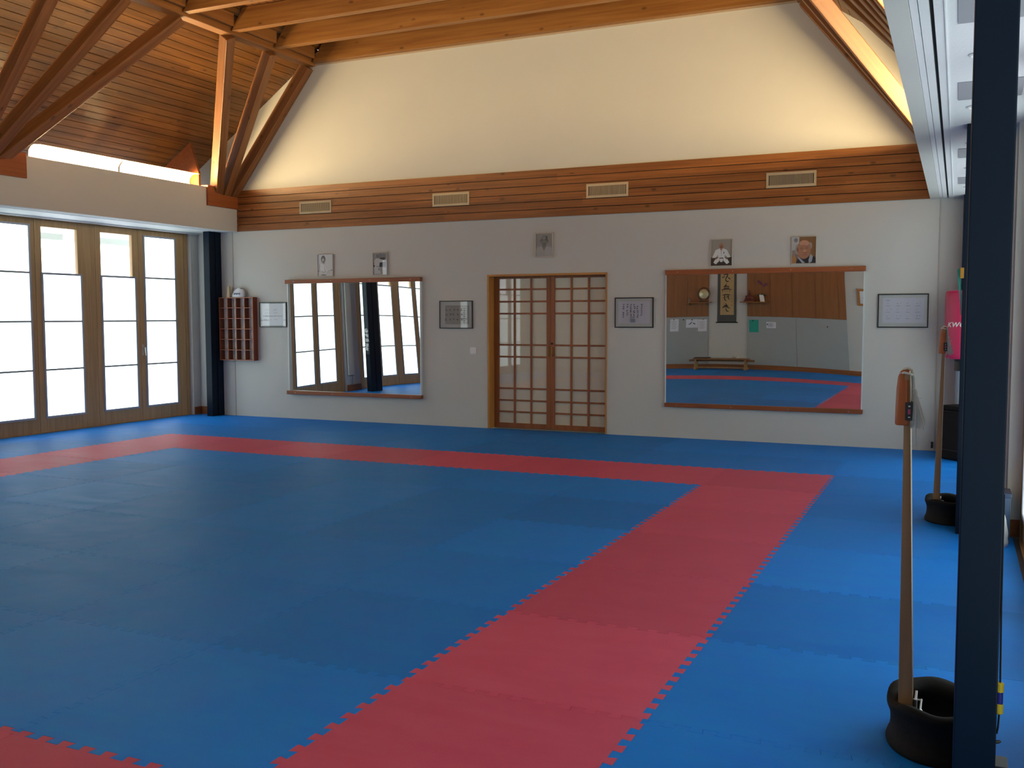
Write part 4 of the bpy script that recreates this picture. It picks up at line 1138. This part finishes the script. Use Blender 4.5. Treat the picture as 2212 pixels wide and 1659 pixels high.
# hanging scroll
t = thing('hanging_scroll', 'long hanging scroll with four large brush characters, in the right mirror', 'scroll', (-3.045, YB, 1.13))
b = MB(); b.box(-3.278, -2.812, YB + .006, YB + .009, 1.14, 2.66); obj('mount', b, plain('scroll_mount', (.085, .085, .075), .8), t)
b = MB(); b.box(-3.207, -2.872, YB + .009, YB + .0105, 1.318, 2.50); obj('paper', b, plain('scroll_paper', (.47, .34, .16), .8), t)
b = MB(); b.tube([(-3.31, YB + .014, 1.135), (-2.78, YB + .014, 1.135)], .013, 10); b.tube([(-3.30, YB + .012, 2.665), (-2.79, YB + .012, 2.665)], .010, 10)
obj('roller', b, m_dark, t)
P = Pic(0, 0, YB + .0107, 1)
Z = lambda *q: [(-3.050 + (a - 1165) * .00137, 2.221 - (c - 250) * .00136) for a, c in q]
K = m_ink
for w, pts in ((.030, ((1110, 200), (1140, 185), (1180, 190), (1170, 225), (1140, 268))), (.028, ((1142, 262), (1148, 300), (1165, 318), (1200, 312))), (.026, ((1185, 245), (1210, 262), (1230, 275))), (.022, ((1072, 242), (1100, 238), (1118, 245))), (.02, ((1100, 215), (1130, 230))),
               (.022, ((1160, 352), (1145, 385), (1115, 405))), (.022, ((1105, 412), (1160, 398), (1210, 402))), (.026, ((1068, 465), (1120, 452), (1190, 450), (1248, 462))), (.018, ((1125, 400), (1128, 455))), (.018, ((1148, 395), (1150, 455))), (.018, ((1172, 395), (1174, 455))), (.018, ((1196, 398), (1196, 455))), (.018, ((1105, 432), (1215, 425))),
               (.024, ((1095, 478), (1082, 498))), (.02, ((1128, 474), (1134, 492))), (.02, ((1168, 472), (1176, 490))), (.026, ((1222, 476), (1208, 500))),
               (.024, ((1088, 562), (1150, 548), (1232, 552))), (.022, ((1130, 552), (1128, 600), (1132, 645), (1160, 668))), (.018, ((1095, 605), (1145, 590))), (.020, ((1160, 585), (1215, 578))), (.024, ((1195, 556), (1190, 600), (1210, 640))), (.018, ((1172, 560), (1165, 610))),
               (.024, ((1150, 705), (1160, 745), (1150, 790))), (.026, ((1085, 785), (1130, 760), (1175, 735))), (.022, ((1120, 735), (1170, 765), (1225, 800))), (.020, ((1185, 735), (1180, 775), (1195, 790))), (.022, ((1155, 795), (1160, 830), (1175, 848), (1205, 850))), (.018, ((1105, 760), (1130, 790)))):
    P.stroke(K, Z(*pts), w)
rr = random.Random(17)
for k in range(9):
    P.glyph(m_ink2, -2.925 + rr.uniform(-.004, .004), 2.30 - k * .078 - (.12 if k > 2 else 0), .034, rr, 3)
P.done('brush_writing', t)
# shelves
for x0, x1, l in ((-4.084, -3.408, 'left of the scroll, carrying the gong'), (-2.685, -2.034, 'right of the scroll, carrying the statue and orchid')):
    t = thing('wall_shelf', f'short wooden wall shelf {l}', 'shelf', ((x0 + x1) / 2, YB, 1.62), 'short wall shelves behind the camera')
    obj('board', MB().box(x0, x1, YB + .031, YB + .231, 1.618, 1.640), m_beam, t, bevel=.002)
    b = MB()
    for x in (x0 + .12, x1 - .12): b.prism([(YB + .031, 1.56), (YB + .031, 1.618), (YB + .15, 1.618)], x - .008, x + .008, 'x')
    obj('bracket', b, m_silver, t)
# gong
t = thing('gong', 'round brass gong in a dark ring stand on the left wall shelf', 'gong', (-3.60, YB + .13, 1.641))
b = MB(); b.smooth = True; b.lathe([(.001, .012), (.045, .012), (.06, .006), (.105, .004), (.117, -.004), (.117, -.02), (.108, -.02)], (-3.60, YB + .13, 1.835), 36, axis='y')
obj('disc', b, plain('gong_brass', (.62, .60, .36), .3, .35, var=.15, vscale=8), t)
b = MB(); b.tube([(-3.60 + .155 * math.sin(a), YB + .13, 1.838 + .155 * math.cos(a)) for a in [PI + .5 + k * (2 * PI - 1.0) / 20 for k in range(21)]], .008, 8); b.box(-3.70, -3.50, YB + .07, YB + .19, 1.6405, 1.665)
b.tube([(-3.66, YB + .13, 1.66), (-3.675, YB + .13, 1.705)], .008, 8); b.tube([(-3.54, YB + .13, 1.66), (-3.525, YB + .13, 1.705)], .008, 8)
obj('ring_stand', b, plain('dark_lacquer', (.035, .02, .012), .35), t)
b = MB()
for a in (.7, -.7): b.tube([(-3.60 + .155 * math.sin(a), YB + .13, 1.838 + .155 * math.cos(a)), (-3.60 + .112 * math.sin(a), YB + .13, 1.835 + .112 * math.cos(a))], .002, 6)
obj('cord', b, m_rope, t)
t = thing('figurine', 'tiny grey figurine at the end of the gong shelf', 'figurine', (-3.965, YB + .13, 1.641))
b = MB(); b.lathe([(.025, 1.6405), (.028, 1.655), (.016, 1.668), (.020, 1.69), (.022, 1.71), (.012, 1.73)], (-3.965, YB + .13, 0), 16)
obj('body', b, plain('figurine_grey', (.20, .19, .17), .5), t)
b = MB(); b.ball((-3.965, YB + .13, 1.745), .016, 12, 8); obj('head', b, MATS['figurine_grey'], t)
# carved seated statue
t = thing('statue', 'dark red carved seated statue on the right wall shelf', 'statue', (-2.475, YB + .13, 1.641))
m_carv = plain('carved_wood', (.13, .028, .016), .4, var=.2, vscale=40)
b = MB(); b.smooth = True
b.ball((-2.475, YB + .13, 1.745), (.075, .052, .085)); b.ball((-2.475, YB + .15, 1.70), (.125, .07, .030)); b.ball((-2.405, YB + .145, 1.735), (.028, .035, .055)); b.ball((-2.545, YB + .145, 1.735), (.028, .035, .055))
b.ball((-2.475, YB + .13, 1.865), (.034, .036, .042)); b.ball((-2.475, YB + .13, 1.907), (.016, .016, .018)); b.lathe([(.018, 1.81), (.018, 1.85)], (-2.475, YB + .13, 0), 12)
obj('figure', b, m_carv, t)
b = MB(); b.box(-2.60, -2.35, YB + .06, YB + .20, 1.6405, 1.675); b.box(-2.58, -2.37, YB + .07, YB + .19, 1.675, 1.69); obj('plinth', b, m_carv, t, bevel=.004)
# orchid
t = thing('potted_orchid', 'purple orchid in a white square pot on the right wall shelf', 'plant', (-2.165, YB + .13, 1.641))
b = MB(); b.prism([(-2.212, 1.641), (-2.118, 1.641), (-2.142, 1.806), (-2.238, 1.806)], YB + .085, YB + .175); obj('pot', b, m_white, t, bevel=.004)
b = MB(); b.tube([(-2.19, YB + .13, 1.80), (-2.165, YB + .13, 1.90), (-2.16, YB + .13, 1.99), (-2.19, YB + .13, 2.07), (-2.26, YB + .13, 2.13)], .004, 6); b.tube([(-2.16, YB + .13, 1.99), (-2.12, YB + .13, 2.04), (-2.07, YB + .13, 2.06)], .003, 6)
obj('stem', b, plain('orchid_stem', (.05, .04, .02), .6), t)
b = MB(); b.smooth = True
for a, l in ((.2, .10), (-.5, .09), (2.7, .10), (3.5, .08), (1.2, .07)):
    c = (-2.185 + .06 * math.cos(a), YB + .13 + .02 * math.sin(a), 1.815 - .02 * abs(math.cos(a))); b.ball(c, (l * .6, .03, .02), 12, 6)
obj('leaves', b, plain('orchid_leaf', (.02, .06, .03), .45), t)
b = MB(); b.smooth = True; rr = random.Random(2)
for x, z in ((-2.26, 2.13), (-2.235, 2.11), (-2.21, 2.085), (-2.185, 2.06), (-2.07, 2.06), (-2.10, 2.045), (-2.13, 2.02)):
    for k in range(5):
        a = 2 * PI * k / 5; b.ball((x + .016 * math.cos(a), YB + .14, z + .016 * math.sin(a)), (.012, .005, .012), 8, 5)
obj('flowers', b, plain('orchid_purple', (.14, .03, .10), .6), t)
# notices on the pin boards
yp = YB + .0225
def notice(x0, x1, z0, z1, m, label, lines, pin, rot=0, ink=m_inkgrey, pm=None):
    t = thing('notice', label, 'notice', ((x0 + x1) / 2, yp, z0), 'notices pinned to the grey boards')
    obj('sheet', MB().box(x0, x1, yp, yp + .0012, z0, z1), m, t)
    P = Pic(x0, z0, yp + .0014, 1); lines(P, x1 - x0, z1 - z0)
    if P.mb.v: P.done('print', t)
    if pin: obj('pin', MB().ball((pin[0], yp + .008, pin[1]), .014, 10, 7), pm or m_dark, t)
def txt(P, w, h):
    for k in range(9): P.stroke(m_ink3, [(w * .12, h * (.82 - k * .075)), (w * .5, h * (.822 - k * .075)), (w * (.88 - .1 * (k % 3)), h * (.82 - k * .075))], .006)
def brush(P, w, h):
    P.stroke(m_ink, [(w * .22, h * .38), (w * .36, h * .48), (w * .52, h * .70)], .022); P.stroke(m_ink, [(w * .60, h * .58), (w * .68, h * .48), (w * .80, h * .42)], .024)
notice(-4.463, -4.245, .93, 1.235, m_paperw, 'white notice sheet pinned at the far end of the left grey board', txt, (-4.369, 1.222))
notice(-4.054, -3.755, 1.015, 1.22, m_paperw, 'white sheet with two black brush strokes on the left grey board', brush, (-3.904, 1.208))
notice(-3.749, -3.53, .922, 1.215, m_paperw, 'white notice sheet with orange pin beside the scroll niche', txt, (-3.618, 1.212), pm=plain('pin_orange', (.5, .22, .04), .5))
notice(-2.503, -2.280, .904, 1.204, plain('teal_paper', (.015, .33, .26), .7), 'teal sheet pinned on the right grey board', lambda P, w, h: None, (-2.411, 1.18))
notice(-2.097, -1.879, 1.012, 1.157, m_paperw, 'small white landscape sheet pinned on the right grey board', txt, (-2.074, 1.10))
for x, z, l in ((-4.121, 1.216, 'lone black pin on the left grey board between two sheets'), (-.732, 1.096, 'lone dark red pin on the right grey board')):
    single('push_pin', MB().ball((x, yp + .010, z), .0145, 10, 7), m_dark if x < -1 else plain('pin_red', (.10, .015, .012), .5), l, 'pin', 'lone pins in the grey boards', origin=(x, yp, z))
# low bench
t = thing('low_bench', 'long low wooden bench under the scroll, seen in the right mirror', 'bench', (-3.10, YB + .35, 0))
yb0, yb1 = YB + .22, YB + .50
m_bench = wood('bench_wood', (.30, .14, .05), (.20, .085, .028), 0, .45, .5); m_bleg = wood('bench_leg_wood', (.42, .24, .10), (.33, .17, .065), 2, .5, 0.)
obj('seat', MB().box(-3.76, -2.44, yb0, yb1, .246, .275), m_bench, t, bevel=.004)
obj('rail', MB().box(-3.86, -2.32, (yb0 + yb1) / 2 - .025, (yb0 + yb1) / 2 + .025, .198, .246), m_bench, t, bevel=.003)
for x in (-3.69, -2.52):
    b = MB()
    for y in (yb0 + .05, yb1 - .05): b.box(x - .022, x + .022, y - .022, y + .022, .035, .246)
    b.box(x - .028, x + .028, yb0, yb1, .0005, .035)
    obj('leg', b, m_bleg, t, bevel=.003)
obj('stretcher', MB().box(-3.76, -2.45, (yb0 + yb1) / 2 - .015, (yb0 + yb1) / 2 + .015, .036, .062), m_bleg, t)
single('folded_cloth', MB().box(-3.73, -3.36, yb0 + .03, yb1 - .03, .2755, .295), plain('dark_cloth', (.05, .028, .022), .9), 'dark folded cloth lying on the low bench', 'cloth', bevel=.006)
t = thing('small_bowl', 'small pale bowl standing on the low bench', 'bowl', (-2.78, (yb0 + yb1) / 2, .276))
b = MB(); b.smooth = True; b.lathe([(.02, .2755), (.03, .278), (.045, .30), (.052, .318), (.049, .318), (.040, .30), (.02, .285)], (-2.78, (yb0 + yb1) / 2, 0), 24); obj('bowl_body', b, plain('pale_ceramic', (.5, .5, .40), .3), t)
b = MB(); b.lathe([(.001, .302), (.041, .302)], (-2.78, (yb0 + yb1) / 2, 0), 20, cap=False); obj('content', b, plain('bowl_content', (.35, .36, .12), .7), t)
# framed picture on the right of the same wall
m_oak = plain('oak_frame', (.42, .19, .05), .45)
def d_f6(P, w, h):
    r = random.Random(8)
    for k in range(3): P.glyph(m_ink, w * (.30 + .25 * k), h * .42, .09, r, 6)
framed('wooden framed calligraphy at the edge of the right mirror', -.056, .42, 1.633, 2.018, m_oak, .05, .03, m_sheetw, d_f6, y=YB, sgn=1)

# ---------------------------------------------------------------- world and camera
w = bpy.data.worlds.new('World'); SC.world = w; w.use_nodes = True
bg = w.node_tree.nodes['Background']; bg.inputs[0].default_value = (.86, .94, 1., 1); bg.inputs[1].default_value = 4.0
cam = bpy.data.cameras.new('Camera'); co = bpy.data.objects.new('Camera', cam); COL.objects.link(co)
cam.sensor_width = 36.; cam.sensor_fit = 'HORIZONTAL'; cam.lens = 2104.45 / 2212 * 36.
cam.clip_start = .05
yaw, pitch, roll = 0.4288454574, -0.0689360816, -0.0018487157
f = Vector((-math.sin(yaw) * math.cos(pitch), math.cos(yaw) * math.cos(pitch), math.sin(pitch)))
r = Vector((math.cos(yaw), math.sin(yaw), 0)); u = r.cross(f)
r2 = math.cos(roll) * r + math.sin(roll) * u; u2 = -math.sin(roll) * r + math.cos(roll) * u
co.matrix_world = Matrix.Translation((2.0078428, -11.4849423, 1.4647545)) @ Matrix((r2, u2, -f)).transposed().to_4x4()
SC.camera = co
vs_ = SC.view_settings
vs_.view_transform = 'Standard'; vs_.look = 'None'; vs_.gamma = 1.; vs_.exposure = 0.
try: vs_.use_curve_mapping = False
except Exception: pass
SC.cycles.use_denoising = True
SC.cycles.max_bounces = 8; SC.cycles.diffuse_bounces = 4; SC.cycles.glossy_bounces = 6; SC.cycles.transparent_max_bounces = 12
SC.cycles.sample_clamp_indirect = 8.
bpy.context.view_layer.update()
